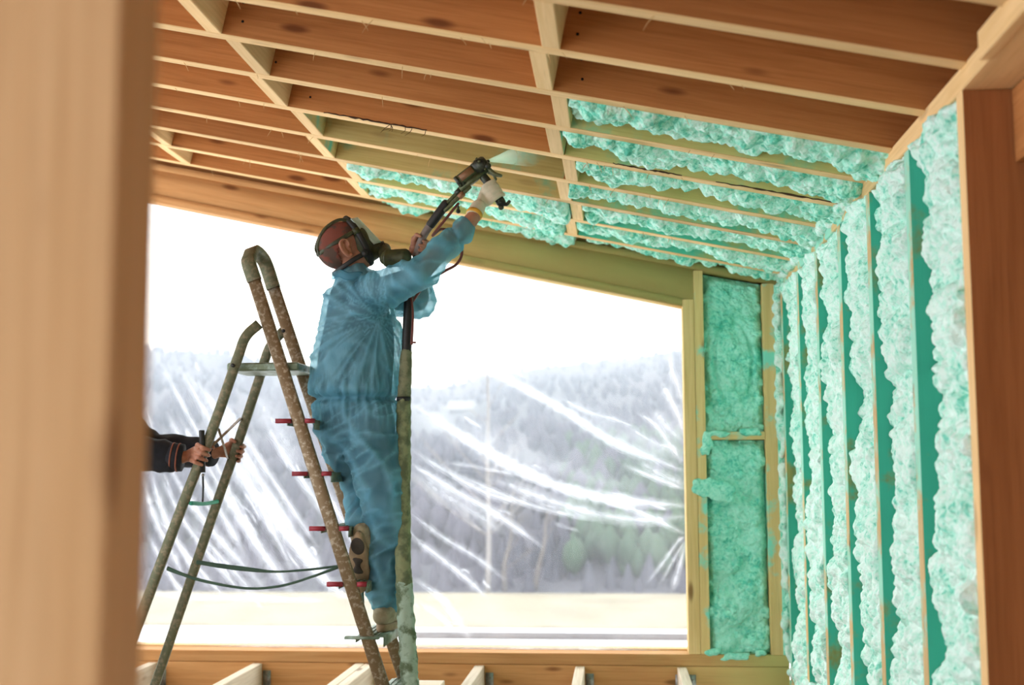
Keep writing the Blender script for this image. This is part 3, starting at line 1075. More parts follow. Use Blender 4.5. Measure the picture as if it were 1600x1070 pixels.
FOLDS = [
    # long sweeping creases to the right
    ([(722, 556), (790, 590), (880, 640), (960, 690), (1066, 735)], 8, 1.3, 13),
    ([(640, 628), (720, 680), (800, 727), (880, 762), (960, 780), (1070, 790)], 9, 1.6, 15),
    ([(640, 628), (700, 668), (770, 708), (850, 745)], 26, .5, 20),
    ([(860, 750), (930, 775), (1000, 800), (1072, 835)], 8, .9, 8),
    ([(760, 745), (840, 775), (920, 800), (1000, 812), (1072, 806)], 16, .7, 14),
    ([(690, 730), (780, 770), (850, 795), (930, 812)], 8, .6, 8),
    ([(640, 722), (700, 760), (770, 800), (850, 855)], 10, .9, 10),
    ([(640, 735), (690, 770), (740, 800), (790, 835)], 22, .45, 16),
    ([(640, 700), (700, 738), (760, 770), (830, 790)], 9, .6, 9),
    ([(640, 838), (680, 865), (730, 905), (760, 932)], 9, .8, 9),
    ([(640, 800), (690, 838), (740, 868), (790, 905)], 7, .6, 8),
    ([(642, 900), (690, 935), (720, 975), (735, 1000)], 9, .6, 9),
    ([(655, 940), (690, 965), (715, 990)], 7, .6, 7),
    ([(860, 612), (910, 640), (960, 655), (1000, 670)], 6, .6, 6),
    ([(990, 640), (1025, 665), (1050, 700), (1066, 722)], 7, .7, 8),
    ([(980, 665), (1020, 690), (1068, 705)], 6, .5, 8),
    ([(1000, 722), (1035, 742), (1070, 757)], 14, .6, 14),
    ([(970, 725), (1020, 745), (1072, 765)], 6, .7, 8),
    ([(1030, 595), (1045, 620), (1060, 650), (1068, 680)], 8, .7, 12),
    ([(1046, 548), (1050, 580), (1060, 605), (1066, 630)], 7, .6, 9),
    ([(1020, 640), (1040, 665), (1068, 690)], 16, .5, 18),
    ([(1010, 912), (1035, 880), (1060, 845), (1072, 838)], 6, .6, 5),
    ([(1050, 925), (1060, 890), (1072, 845)], 8, .6, 5),
    ([(1030, 915), (1052, 875), (1072, 842)], 5, .5, 5),
    ([(690, 722), (740, 728), (800, 740), (860, 748)], 5, .45, 5),
    ([(880, 620), (940, 660), (1000, 690), (1066, 715)], 30, .28, 40),
    ([(700, 640), (800, 700), (900, 740), (1000, 765)], 40, .25, 46),
    # left-hand fan of creases
    ([(270, 555), (330, 660), (400, 780), (470, 915)], 8, .7, 10),
    ([(240, 545), (290, 640), (345, 740), (400, 850)], 6, .6, 8),
    ([(290, 580), (340, 640), (400, 740), (470, 850), (520, 930)], 12, .85, 14),
    ([(330, 600), (375, 670), (440, 770), (500, 860)], 8, .7, 9),
    ([(258, 640), (290, 700), (340, 790), (390, 880)], 9, .75, 10),
    ([(275, 640), (320, 720), (370, 800), (440, 905)], 7, .6, 9),
    ([(235, 735), (255, 800), (285, 860), (330, 925)], 8, .8, 9),
    ([(222, 740), (238, 800), (262, 850), (290, 905)], 9, .8, 8),
    ([(252, 745), (285, 810), (330, 870), (380, 930)], 7, .8, 8),
    ([(275, 745), (310, 800), (350, 850), (420, 925)], 10, .8, 12),
    ([(330, 740), (370, 800), (415, 870), (460, 930)], 14, .75, 14),
    ([(345, 700), (400, 770), (460, 850), (520, 915)], 18, .7, 18),
    ([(410, 650), (450, 720), (500, 790), (550, 870)], 9, .7, 10),
    ([(480, 700), (510, 770), (545, 830), (570, 880)], 10, .7, 10),
    ([(222, 600), (235, 660), (262, 720), (300, 800)], 5, .5, 6),
    ([(229, 830), (250, 870), (280, 920), (300, 935)], 7, .7, 6),
    ([(240, 800), (280, 850), (330, 910), (350, 930)], 5, .7, 6),
    ([(300, 820), (345, 870), (400, 930)], 7, .7, 8),
    ([(420, 800), (460, 850), (520, 915), (545, 935)], 10, .7, 10),
    ([(395, 610), (430, 665), (470, 730)], 26, .35, 24),
    ([(300, 600), (370, 720), (450, 850)], 34, .22, 40),
    ([(222, 1013), (420, 1010), (700, 1013), (900, 1014), (1072, 1017)], 9, 1.0, 9),
    ([(228, 925), (300, 932), (420, 935), (520, 938)], 8, .5, 8),
    ([(560, 690), (600, 740), (640, 790)], 9, .7, 9),
]
for q, (P, w, s, w2) in enumerate(FOLDS):
    fold(P, w, s, w2, q)
# short wrinkles shaken out along the main creases
rs = random.Random(9)
for q in range(45):
    P, w, s, w2 = FOLDS[rs.choice(list(range(0, 14))+list(range(27, 48)))]
    S = spline(P, 6); k = rs.randrange(1, len(S)-2)
    T = S[k+1]-S[k]; T /= np.linalg.norm(T)
    p = S[k]+np.array((rs.uniform(-26, 26), rs.uniform(-26, 26)))
    l = rs.uniform(14, 60)
    e = p+T*l+np.array((rs.uniform(-6, 6), rs.uniform(-6, 6)))
    m_ = (p+e)/2+np.array((rs.uniform(-3, 3), rs.uniform(-3, 3)))
    if max(p[0], e[0]) > 1070 or min(p[1], e[1]) < 560 or max(p[1], e[1]) > 1000:
        continue
    fold([tuple(p), tuple(m_), tuple(e)], rs.uniform(2.5, 5), rs.uniform(.35, .8), None, 500+q)

# ------------------------------------------------------------------ ladder
def flat_tube(P, a, b, name, mat, parent, ref, label=None, sm=4):
    """rectangular-section tube along P: a along ref, b across"""
    P = np.array([list(p) for p in P], float)
    S = spline(P, sm) if len(P) > 2 and sm > 1 else P
    T = np.gradient(S, axis=0); T /= np.linalg.norm(T, axis=1, keepdims=True)
    V = []
    A0 = np.array(ref, float)
    c = min(a, b)*.22
    prof = [(a/2, b/2-c), (a/2-c, b/2), (-a/2+c, b/2), (-a/2, b/2-c), (-a/2, -b/2+c), (-a/2+c, -b/2), (a/2-c, -b/2), (a/2, -b/2+c)]
    for p, t in zip(S, T):
        A = A0-t*(A0@t); A /= np.linalg.norm(A); B = np.cross(t, A)
        V += [p+A*q+B*r for q, r in prof]
    n, k = len(S), 8
    F = [(i*k+j, i*k+(j+1) % k, (i+1)*k+(j+1) % k, (i+1)*k+j) for i in range(n-1) for j in range(k)]
    V += [S[0], S[-1]]
    F3 = [(n*k, (j+1) % k, j) for j in range(k)]+[(n*k+1, (n-1)*k+j, (n-1)*k+(j+1) % k) for j in range(k)]
    return obj(name, mesh_np(name, V, F, False, F3), mat, parent, None, label)


NR0, NR1 = at(391, 418, 4.86), at(597, 1067, 4.80)       # near front rail
FR0, FR1 = at(418, 421, 5.14), at(629, 1052, 5.20)       # far front rail


def down_to(p, q, z):
    s = (z-p.z)/(q.z-p.z)
    return p+(q-p)*s


NRB, FRB = down_to(NR0, NR1, FZ), down_to(FR0, FR1, FZ)
lad = thing('stepladder', 'old paint-spattered metal stepladder the worker stands on', 'ladder', ((NRB.x+FRB.x)/2-.4, 5.0, FZ))
side = (0, 1, 0)
railn = (NRB-NR0).normalized()
flat_tube([NR0, NRB], .026, .052, 'rail', 'ladder_metal', lad, side)
flat_tube([FR0, FRB], .026, .052, 'rail', 'ladder_metal', lad, side)
# top bow joining the rails
up0 = -railn
bow = [NR0+railn*.06, NR0+up0*.02, NR0+up0*.055+Vector((.004, .035, 0)), (NR0+FR0)/2+up0*.085, FR0+up0*.05+Vector((0, -.035, 0)), FR0+up0*.01, FR0+railn*.09]
P = spline([tuple(p) for p in bow], 6)
V = []
T = np.gradient(P, axis=0); T /= np.linalg.norm(T, axis=1, keepdims=True)
flat = np.array((railn.cross(Vector(side))).normalized())
for p, t in zip(P, T):
    A = flat-t*(flat@t); A /= np.linalg.norm(A); B = np.cross(t, A)
    V += [p+A*q+B*r for q, r in ((.029, .011), (.025, .016), (-.025, .016), (-.029, .011), (-.029, -.011), (-.025, -.016), (.025, -.016), (.029, -.011))]
n = len(P)
F = [(i*8+j, i*8+(j+1) % 8, (i+1)*8+(j+1) % 8, (i+1)*8+j) for i in range(n-1) for j in range(8)]
obj('top_bow', mesh_np('top_bow', V, F, True), 'ladder_green', lad, None, 'dull green curved top bow')
# rear legs, bent over at the top
NL = [at(405, 506, 4.845), at(384, 526, 4.83), at(371, 560, 4.82), at(331, 674, 4.80), at(287, 785, 4.785), at(212, 985, 4.76)]
FLg = [at(443, 517, 5.15), at(421, 543, 5.16), at(405, 592, 5.17), at(372.6, 690, 5.18), at(334, 800, 5.2), at(249, 1050, 5.24)]
NL.append(down_to(NL[-2], NL[-1], FZ)); FLg.append(down_to(FLg[-2], FLg[-1], FZ))
for LG in (NL, FLg):
    flat_tube(LG, .024, .040, 'rear_leg', 'ladder_green', lad, side)
for p in (NRB, FRB, NL[-1], FLg[-1]):
    g = Geo(); g.tube([p+Vector((0, 0, .0)), p+Vector((0, 0, .045))], .03, 10, 1, flat=True)
    g.obj('rubber_foot', 'black_rubber', lad)
# platform
pz = at(410, 577, 5.0).z
def on_line(a, b, z): return down_to(a, b, z)
pn, pf = on_line(NR0, NR1, pz), on_line(FR0, FR1, pz)
ln = on_line(NL[2], NL[3], pz)
M = Matrix.Translation(((ln.x+pn.x)/2, (pn.y+pf.y)/2, pz))
hx = (pn.x-ln.x)/2+.05
me = box_mesh('platform', -hx, hx+.015, -(pf.y-pn.y)/2+.02, (pf.y-pn.y)/2-.01, -.017, .017, .006)
obj('platform', me, 'step_metal', lad, M)
g = Geo(); g.tube([ln+Vector((0, -.02, 0)), ln+Vector((0, -.03, 0))], .008, 10, 1, flat=True); g.obj('rivet', 'black_rubber', lad)
q = at(443, 517, 5.12); g = Geo(); g.tube([q, q+Vector((0, -.006, 0))], .008, 10, 1, flat=True); g.obj('rivet', 'black_rubber', lad)
# steps with red end caps
STEPZ = []
for (px, py) in ((468, 655), (492, 738), (519, 824), (546, 911), (570, 995)):
    z = at(px, py, 4.80).z
    STEPZ.append(z)
STEPZ.append(STEPZ[-1]-.225)
for k, z in enumerate(STEPZ):
    a, b = on_line(NR0, NR1, z), on_line(FR0, FR1, z)
    L = (b-a).length
    M = frame(b-a, (0, 0, 1), a)            # x to the far rail, y = towards -X
    bm = Geo()
    bm.box(M, .008, L-.008, -.062, .05, -.004, 0)
    bm.box(M, .008, L-.008, -.066, -.062, -.040, 0)
    bm.box(M, .008, L-.008, .046, .05, -.024, -.004)
    for w in range(4):
        bm.box(M, .012, L-.012, -.038+w*.022, -.030+w*.022, 0, .003)
    st = bm.obj('step', 'step_metal', lad, smooth=False)
    if k < 4:
        for y0, y1 in ((.030, .092), (-.066, -.030)):
            g = Geo(); g.box(M, -.016, .016, y0, y1, -.014, .004)
            g.obj('end_cap', 'red_plastic', st, 'worn red plastic step end', smooth=False)
    else:
        g = Geo(); g.box(M, -.022, .012, -.048, .088, -.008, .003)
        g.obj('end_cap', 'step_metal', st, smooth=False)
# small cross braces, cord rung and limiting straps
for a, b in (((376.5, 653, 5.17), (333, 695, 4.81)), ((341, 669, 4.81), (356, 716, 5.18))):
    p, q = at(*a), at(*b)
    flat_tube([p, q], .004, .014, 'brace', 'ladder_metal', lad, side, sm=1)
g = Geo(); p, q = at(298, 786, 4.79), at(341, 783, 5.2)
g.tube([p, p.lerp(q, .5)+Vector((0, 0, -.006)), q], [.009, .008, .009], 8, 6); g.obj('cord_rung', 'green_cord', lad, 'bright green cord tied between the rear legs')


def strap(P, w, mat='strap_green', lab=None):
    g = Geo(); g.tube(P, [(w_, .002) for w_ in w], 8, 6, ref=(0, 0, 1)); return g.obj('strap', mat, lad, lab)


strap([at(262, 888, 4.78), at(285, 897, 4.78), at(320, 908, 4.79), at(385, 919, 4.8), at(440, 915, 4.8), at(490, 900, 4.8), at(528, 886, 4.82)], [.009, .007, .006, .005, .005, .005, .006])
strap([at(308, 878, 5.2), at(345, 884, 5.2), at(385, 889, 5.19), at(430, 893, 5.18), at(480, 890, 5.17), at(530, 884, 5.17)], [.009, .010, .010, .005, .005, .005])
p = on_line(NR0, NR1, at(0, 928, 4.8).z); q = p+Vector((.05, .05, -.03))
strap([at(566, 915, 5.0), at(567, 940, 5.0), at(568, 965, 5.0), at(570, 985, 5.0)], [.006, .006, .006, .006])

# ------------------------------------------------------------------ hands
def nrm(v): return Vector(v).normalized()


def grip(g, c, axis, rc, back, wrist, side=1, fr=.0088, thumb=1, spread=.0205, arc=1.0):
    """right/left hand closed round a bar: c on the bar axis, back = from the bar to the palm"""
    c, a, b = Vector(c), nrm(axis), Vector(back)
    b = (b-a*b.dot(a)).normalized()
    t = a.cross(b)*side
    R = rc+fr

    def pt(th, off, rr=R): return c+(b*math.cos(th)+t*math.sin(th))*rr+a*off
    L = [.070, .080, .076, .060]
    wrist = Vector(wrist)
    for i in range(4):
        off = (1.5-i)*spread
        th0 = math.radians(28); th1 = th0+min(arc*L[i]/R, math.radians(265))
        ths = np.linspace(th0, th1, 9)
        P = [pt(h, off+.002*(1-k/8.0), R+(.003 if k in (0, 4) else 0)) for k, h in enumerate(ths)]
        g.tube(P, list(np.linspace(fr*1.08, fr*.8, 9)), 10, 2)
        kn = P[0]
        mid = c+b*(rc+.016)+a*off*.8-t*.018
        g.tube([kn, kn.lerp(mid, .5)+b*.004, mid, mid.lerp(wrist, .6), wrist], [fr*1.15, .0115, .0135, .016, .021], 10, 2)
    s = c+b*(rc+.014)-t*.022+a*.022*thumb
    P = [s.lerp(wrist, .45), s]+[pt(math.radians(-h), thumb*o, R+.001) for h, o in ((48, .036), (80, .045), (110, .047), (140, .045))]
    g.tube(P, [.015, .0135, .0115, .0105, .0095, .008], 10, 3)


def wrinkle(me, fn):
    co, no = get_co(me), get_no(me)
    d = np.array([fn(Vector(c), Vector(n)) for c, n in zip(co, no)])
    set_co(me, co+no*d[:, None])


def rid(p): return 1-2*abs(mnoise.noise(p))


# ------------------------------------------------------------------ worker on the ladder
pb = at(560, 990, 5.0)
per = thing('person', 'worker in a blue coverall on the ladder spraying foam up at the rafters', 'person', pb)
J = {k: at(*v) for k, v in dict(
    hip=(558, 655, 5.02), waist=(556, 628, 5.02), chest=(560, 520, 5.02), top=(556, 450, 5.02), neck=(551, 424, 5.01), head=(541, 388, 5.0),
    rs=(582, 458, 4.88), re=(655, 428, 4.76), rw=(736, 344, 4.86), rh=(748, 322, 4.90),
    ls=(590, 465, 5.17), le=(655, 472, 5.28), lw=(654, 410, 5.07), lh=(655, 385, 4.99),
    rhip=(584, 690, 4.96), rk=(601, 790, 4.93), ra=(601, 930, 4.985), rf=(602, 975, 4.985),
    lhip=(541, 690, 5.06), lk=(569, 772, 5.10), la=(569, 828, 4.98)).items()}
SH_R, SH_L = STEPZ[4], STEPZ[3]


def figure(k, extra=0.0, top=True):
    """body volume; k scales girth, extra adds cloth thickness"""
    g = Geo(); e = extra
    tw = [(.165, .13), (.17, .135), (.172, .142), (.185, .15), (.172, .145), (.122, .112), (.075, .075)]
    tp = [J['hip']+Vector((0, 0, -.05)), J['hip'], J['waist'], J['waist'].lerp(J['chest'], .5)+Vector((-.008, 0, 0)), J['chest'], J['top'], J['neck']+Vector((0, 0, -.02))]
    g.tube(tp, [(a*k+e, b*k+e) for a, b in tw], 28, 4, ref=(1, 0, 0))
    for s, el, w, r in (('rs', 're', 'rw', (.078, .072, .06, .055, .045)), ('ls', 'le', 'lw', (.078, .074, .062, .058, .05))):
        a, b, c = J[s], J[el], J[w]
        inner = J['chest'].lerp(a, .75)
        g.tube([inner, a, a.lerp(b, .55), b, b.lerp(c, .45), b.lerp(c, .86)], [x*(k if k > .9 else .62)+e for x in (.09,)+r], 18, 4)
    for h, kn, an, r in (('rhip', 'rk', 'ra', (.108, .094, .076, .066, .060)), ('lhip', 'lk', 'la', (.100, .080, .068, .066, .062))):
        a, b, c = J[h], J[kn], J[an]
        g.tube([a+Vector((0, 0, .10)), a+Vector((0, 0, -.02)), a.lerp(b, .55), b, b.lerp(c, .5), c+Vector((0, 0, .03 if h == 'lhip' else -.015))], [x*k+e for x in (.10,)+r], 20, 4)
    return g


# the body itself: trunk, limbs, neck, head, one left hand
g = figure(.87)
fwd = nrm((.80, .30, .40)); lat = nrm(fwd.cross(Vector((0, 0, 1)))); upv = lat.cross(fwd).normalized()   # lat = his right
HM = Matrix((( fwd.x, -lat.x, upv.x), (fwd.y, -lat.y, upv.y), (fwd.z, -lat.z, upv.z)))
hc = J['head']
hp_ = lambda x, y, z: hc+fwd*x+(-lat)*y+upv*z
g.ball(hp_(-.012, 0, .018), (.098, .078, .088), HM, 24, 16)
g.ball(hp_(.022, 0, -.045), (.070, .060, .066), HM, 20, 12)
g.ball(hp_(.05, 0, -.085), (.035, .034, .025), HM, 14, 10)
g.tube([hp_(.085, 0, .012), hp_(.100, 0, -.014), hp_(.108, 0, -.030)], [.008, .011, .015], 10, 3)
g.tube([J['top']+Vector((.0, 0, 0)), J['neck'], hp_(-.02, 0, -.03)], [.07, .058, .058], 18, 4)
for sgn in (1, -1):
    E_ = lambda x, z, o=0.0: hp_(-.016+x, -sgn*(.088+o), -.014+z)
    g.tube([E_(.014, .012), E_(.016, .032), E_(.0, .042, .004), E_(-.019, .032, .010), E_(-.022, .010, .010), E_(-.016, -.014, .006), E_(-.002, -.032, .002), E_(.010, -.028)], [.0065, .0065, .007, .007, .0068, .0068, .0085, .007], 8, 4)
    g.tube([E_(-.004, .026, .002), E_(-.010, .008, .004), E_(-.002, -.012, .002)], [.005, .0055, .005], 8, 3)
    g.ball(E_(.0, .0, -.010), (.020, .008, .034), HM, 12, 8)
g.tube([J['ra']+Vector((0, 0, .09)), J['ra'], J['ra']+Vector((.002, 0, -.03))], [.045, .038, .036], 14, 3)
g.tube([J['la'].lerp(J['lk'], .5), J['la'].lerp(J['lk'], .1), J['la']+Vector((.0, -.012, -.03))], [.042, .034, .032], 14, 3)
HOSE = [at(655, 398, 4.985), at(658, 378, 4.975)]
hax = at(664, 362, 4.965)-at(651, 402, 4.985)
grip(g, at(655, 386, 4.98), hax, .017, Vector((-.55, .8, -.15)), J['lw']+Vector((.0, -.01, .02)), side=-1)
g.tube([J['le'].lerp(J['lw'], .6), J['lw'], J['lw']+Vector((0, -.01, .02))], [.036, .028, .024], 14, 3)
g.tube([J['re'].lerp(J['rw'], .55), J['rw'], J['rh']], [.038, .031, .026], 14, 3)
me = g.union('body', .0045, 2)
obj('body', me, ['skin', 'dark_cloth'], per)
co = get_co(me)
mi = np.zeros(len(me.polygons), np.int32)
cen = np.empty(len(me.polygons)*3, np.float32); me.polygons.foreach_get('center', cen); cen = cen.reshape(-1, 3)
nz_ = J['neck'].z-.045
below = cen[:, 2] < nz_
armr = (cen[:, 0] > J['re'].x-.0) & (cen[:, 1] < 4.95)
arml = (cen[:, 0] > J['ls'].x+.12) & (cen[:, 1] > 4.93) & (cen[:, 2] > J['chest'].z)
mi[below & ~armr & ~arml] = 1
me.polygons.foreach_set('material_index', mi)

# coverall
g = figure(1.0, .004)
me = g.union('coverall', .009, 5)
zw = J['waist'].z+.012
ax = J['waist']


def crs(p, k=2.6):
    return max(0.0, 1-k*abs(mnoise.noise(p)))**1.5


def cov(c, n):
    th = math.atan2(c.y-ax.y, c.x-ax.x)
    inarm = c.x > J['rs'].x+.075 and c.z > zw+.2
    w = abs(c.z-zw)
    d = 0.0
    if not inarm:
        d += .013*math.exp(-(w/.12)**2)*rid(Vector((th*5.5+(c.z-zw)*1.5, c.z*1.6, 0)))
        d += .007*math.exp(-(w/.07)**2)*rid(Vector((th*13, c.z*2.5, 4)))
        d -= .026*math.exp(-(w/.012)**2)
        d += .010*math.exp(-((c.z-zw-.045)/.03)**2)
        up_ = min(max((c.z-zw)/.15, 0), 1)
        dn = min(max((zw-c.z)/.15, 0), 1)
        # long folds fanning from the armpit down to the back of the waist
        dx, dz = c.x-J['rs'].x-.02, c.z-J['rs'].z+.10
        fan = math.atan2(dx, -dz)
        rr = math.hypot(dx, dz)
        d += up_*min(1.0, rr*3.5)*(.009*crs(Vector((fan*4.2, rr*1.6, c.y*2.0)), 2.2)+.005*crs(Vector((fan*9, rr*3, c.y*4+7))))
        d += up_*.005*crs(Vector((c.x*9, c.z*7, c.y*9+3)))
        d += dn*(.014*crs(Vector((c.x*6+c.z*3.2, c.z*3.5, c.y*5)), 2.2)+.009*crs(Vector((c.x*9-c.z*11, c.z*13, c.y*8)))+.006*crs(Vector((c.x*20, c.z*16, c.y*20))))
    else:
        q = nrm(J['rw']-J['rs'])
        u = (c-J['rs']).dot(q)
        v_ = (c-J['rs']-q*u)
        d += .013*crs(Vector((u*5, v_.z*9+u*4, v_.y*6)), 2.2)+.008*crs(Vector((u*16, v_.z*10, v_.y*10)))
        d -= .014*math.exp(-((u-(J['rw']-J['rs']).length*.84)/.010)**2)
    d += .0015*mnoise.noise(c*30)
    return d-.004


wrinkle(me, cov)
co = get_co(me)
no = get_no(me)
fo = []
for c, n in zip(co, no):
    c = Vector(c)
    th = math.atan2(c.y-ax.y, c.x-ax.x)
    w = abs(c.z-zw)
    if c.x > J['rs'].x+.075 and c.z > zw+.2:
        q = nrm(J['rw']-J['rs']); u = (c-J['rs']).dot(q); v_ = (c-J['rs']-q*u)
        f = .7*crs(Vector((u*5, v_.z*9+u*4, v_.y*6)), 3.5)+.6*crs(Vector((u*16, v_.z*10, v_.y*10)), 4)
    else:
        dx, dz = c.x-J['rs'].x-.02, c.z-J['rs'].z+.10
        fan = math.atan2(dx, -dz); rr = math.hypot(dx, dz)
        f = math.exp(-(w/.012)**2)*.9+math.exp(-(w/.10)**2)*crs(Vector((th*13, c.z*2.5, 4)), 3.5)
        if c.z > zw:
            f += .8*crs(Vector((fan*4.2, rr*1.6, c.y*2.0)), 4)+.6*crs(Vector((fan*9, rr*3, c.y*4+7)), 4.5)+.5*crs(Vector((c.x*9, c.z*7, c.y*9+3)), 5)
        else:
            f += .8*crs(Vector((c.x*6+c.z*3.2, c.z*3.5, c.y*5)), 4)+.7*crs(Vector((c.x*9-c.z*11, c.z*13, c.y*8)), 4.5)
    fo.append(min(1.0, f+.12+.2*mnoise.noise(c*5)))
me.attributes.new('fold', 'FLOAT', 'POINT').data.foreach_set('value', np.array(fo, np.float32))
cv = obj('coverall', me, 'coverall_cloth', per)
# elastic waist line and cuffs
g = Geo()
pts = []
for k in range(33):
    th = 2*math.pi*k/32
    pts.append(Vector((ax.x+.168*math.cos(th), ax.y+.138*math.sin(th), zw+.004*math.sin(3*th))))
# collar
pts = []
for k in range(25):
    th = 2*math.pi*k/24
    c = J['neck']+Vector((0, 0, -.028))
    pts.append(c+Vector((.082*math.cos(th), .082*math.sin(th), .012*math.cos(th)*-1+.006*math.sin(5*th))))
g.tube(pts, [(.017, .006)]*25, 8, 2, ref=(0, 0, 1)); g.obj('collar', 'coverall_cloth', cv)

# cap, straps and full-face respirator
def shell(name, mat, cond, r, parent, ctr=(-.012, 0, .018), label=None, nu=84, nv=60):
    V, F = [], []
    ok = {}
    for j in range(nv+1):
        for i in range(nu):
            t, p = math.pi*j/nv, 2*math.pi*i/nu
            l = Vector((math.sin(t)*math.cos(p), math.sin(t)*math.sin(p), math.cos(t)))
            w = Vector((l.x*r[0]+ctr[0], l.y*r[1]+ctr[1], l.z*r[2]+ctr[2]))
            w += w.normalized()*.002*mnoise.noise(w*30)
            V.append(tuple(hp_(*w))); ok[(j, i)] = cond(w)
    for j in range(nv):
        for i in range(nu):
            q = [(j, i), (j+1, i), (j+1, (i+1) % nu), (j, (i+1) % nu)]
            if all(ok[x] for x in q):
                F.append([a*nu+b for a, b in q])
    me = mesh_np(name, V, F)
    o = obj(name, me, mat, parent, None, label)
    sm = o.modifiers.new('s', 'SOLIDIFY'); sm.thickness = .004; sm.offset = 1
    return o


cap = shell('cap', 'cap_cloth', lambda w: w.x < .052 and (w.z > .030 or (w.x < -.03 and w.z > 0) or (w.x < -.048 and w.z > -.075) ), (.106, .085, .097), per, label='red-brown patterned cloth cap')
resp = Geo()
resp.ball(hp_(.062, 0, .0), (.052, .080, .105), HM, 24, 16)
resp.tube([hp_(.085, 0, -.05), hp_(.125, 0, -.055)], [.048, .036], 16, 3)
rm = resp.union('respirator', .006, 2)
rp = obj('respirator', rm, 'mask_olive', per, None, 'olive and black full-face respirator')
g = Geo()      # frame ring
ring = []
for k in range(33):
    th = 2*math.pi*k/32
    ring.append(hp_(.060+.030*math.cos(th)*0-.010*math.sin(th), .084*math.cos(th), .008+.108*math.sin(th)))
g.tube(ring, [(.014, .010)]*33, 10, 2, ref=tuple(fwd)); g.obj('seal_rim', 'mask_black', rp)
# visor: bulged pane in front of the face
V, F = [], []
nu, nv = 14, 10
for j in range(nv+1):
    for i in range(nu+1):
        a, b = -1+2*i/nu, j/nv
        y = .076*a*(1-.25*(1-b)); z = -.035+.135*b
        x = .070+.062*(1-a*a)*.75+.035*(1-b)-.015*b
        V.append(tuple(hp_(x, y, z)))
i = (np.arange(nv)[:, None]*(nu+1)+np.arange(nu)[None]).ravel()
vo_ = obj('visor', mesh_np('visor', V, np.stack([i, i+1, i+nu+2, i+nu+1], -1)), 'visor', rp)
sm = vo_.modifiers.new('s', 'SOLIDIFY'); sm.thickness = .003
g = Geo()
g.tube([hp_(.118, 0, -.055), hp_(.150, 0, -.064)], [.030, .029], 20, 1, flat=True)
for q in range(4):
    g.tube([hp_(.122+q*.008, 0, -.056-q*.002), hp_(.126+q*.008, 0, -.057-q*.002)], .034, 20, 1, flat=True)
fl = g.obj('filter_holder', 'mask_black', rp)
g = Geo()
f0 = at(604, 404, 4.97); f1 = at(637, 402, 4.93)
g.tube([hp_(.150, 0, -.064), f0], [.028, .030], 16, 1)
g.tube([f0, f0.lerp(f1, .15), f0.lerp(f1, .16), f1.lerp(f0, .08), f1], [.036, .041, .037, .037, .031], 24, 1, flat=True)
g.obj('filter', 'mask_olive', rp, 'round olive filter canister')


def band(P, w, mat='mask_black'):
    g = Geo(); g.tube([hp_(*p) for p in P], [(w, .003)]*len(P), 8, 6, ref=tuple(upv)); return g.obj('strap', mat, rp)


for s in (1, -1):
    band([(.060, s*.080, .045), (.02, s*.090, .040), (-.05, s*.083, .03), (-.105, s*.045, .022), (-.124, 0, .020)], .009, 'mask_olive')
    band([(.060, s*.070, -.06), (.02, s*.078, -.060), (-.04, s*.072, -.07), (-.085, s*.042, -.078), (-.098, 0, -.08)], .010)
    band([(.056, s*.045, .095), (.01, s*.045, .118), (-.06, s*.042, .104), (-.112, s*.03, .055), (-.122, s*.02, .02)], .007, 'mask_olive')
    g = Geo(); g.box(Matrix.Translation(hp_(.052, s*.088, .043))@HM.to_4x4(), -.014, .014, -.006, .006, -.012, .012); g.obj('buckle', 'mask_olive', rp, smooth=False)
    g = Geo(); g.tube([hp_(.05, s*.076, -.058), hp_(.05, s*.088, -.058)], .016, 12, 1, flat=True); g.obj('buckle', 'mask_black', rp)
g = Geo(); g.ball(hp_(.052, 0, .118), (.014, .016, .012), HM, 12, 8); g.obj('buckle', 'mask_black', rp)

# gloved right hand on the gun grip
GA, GB = at(706, 305, 4.93), at(762, 262, 4.94)          # gun axis
gax = (GB-GA).normalized()
gn = nrm(gax.cross(Vector((0, 1, 0))))                   # across the gun, in the picture plane
if gn.z > 0:
    gn = -gn                                             # points down to the grip
hnd0 = GA.lerp(GB, .80)+gn*.02; hnd1 = hnd0+gn*.135-gax*.01
g = Geo()
hcen = hnd0.lerp(hnd1, .58)
grip(g, hcen, hnd0-hnd1, .017, -gax+Vector((0, -.55, 0)), J['rh'], side=1, fr=.0102, spread=.0225)
g.tube([J['rh'], J['rw'].lerp(J['rh'], .35)], [.031, .034], 14, 1)
gm = g.union('glove', .005, 2)
gl = obj('glove', gm, 'glove_cotton', per, None, 'off-white knitted work glove')
g = Geo(); a, b = J['rw'].lerp(J['rh'], .30), J['rw'].lerp(J['rh'], .52); g.tube([a, b], .0345, 18, 1, flat=True); g.obj('cuff', 'glove_cuff', gl, 'orange glove cuff')

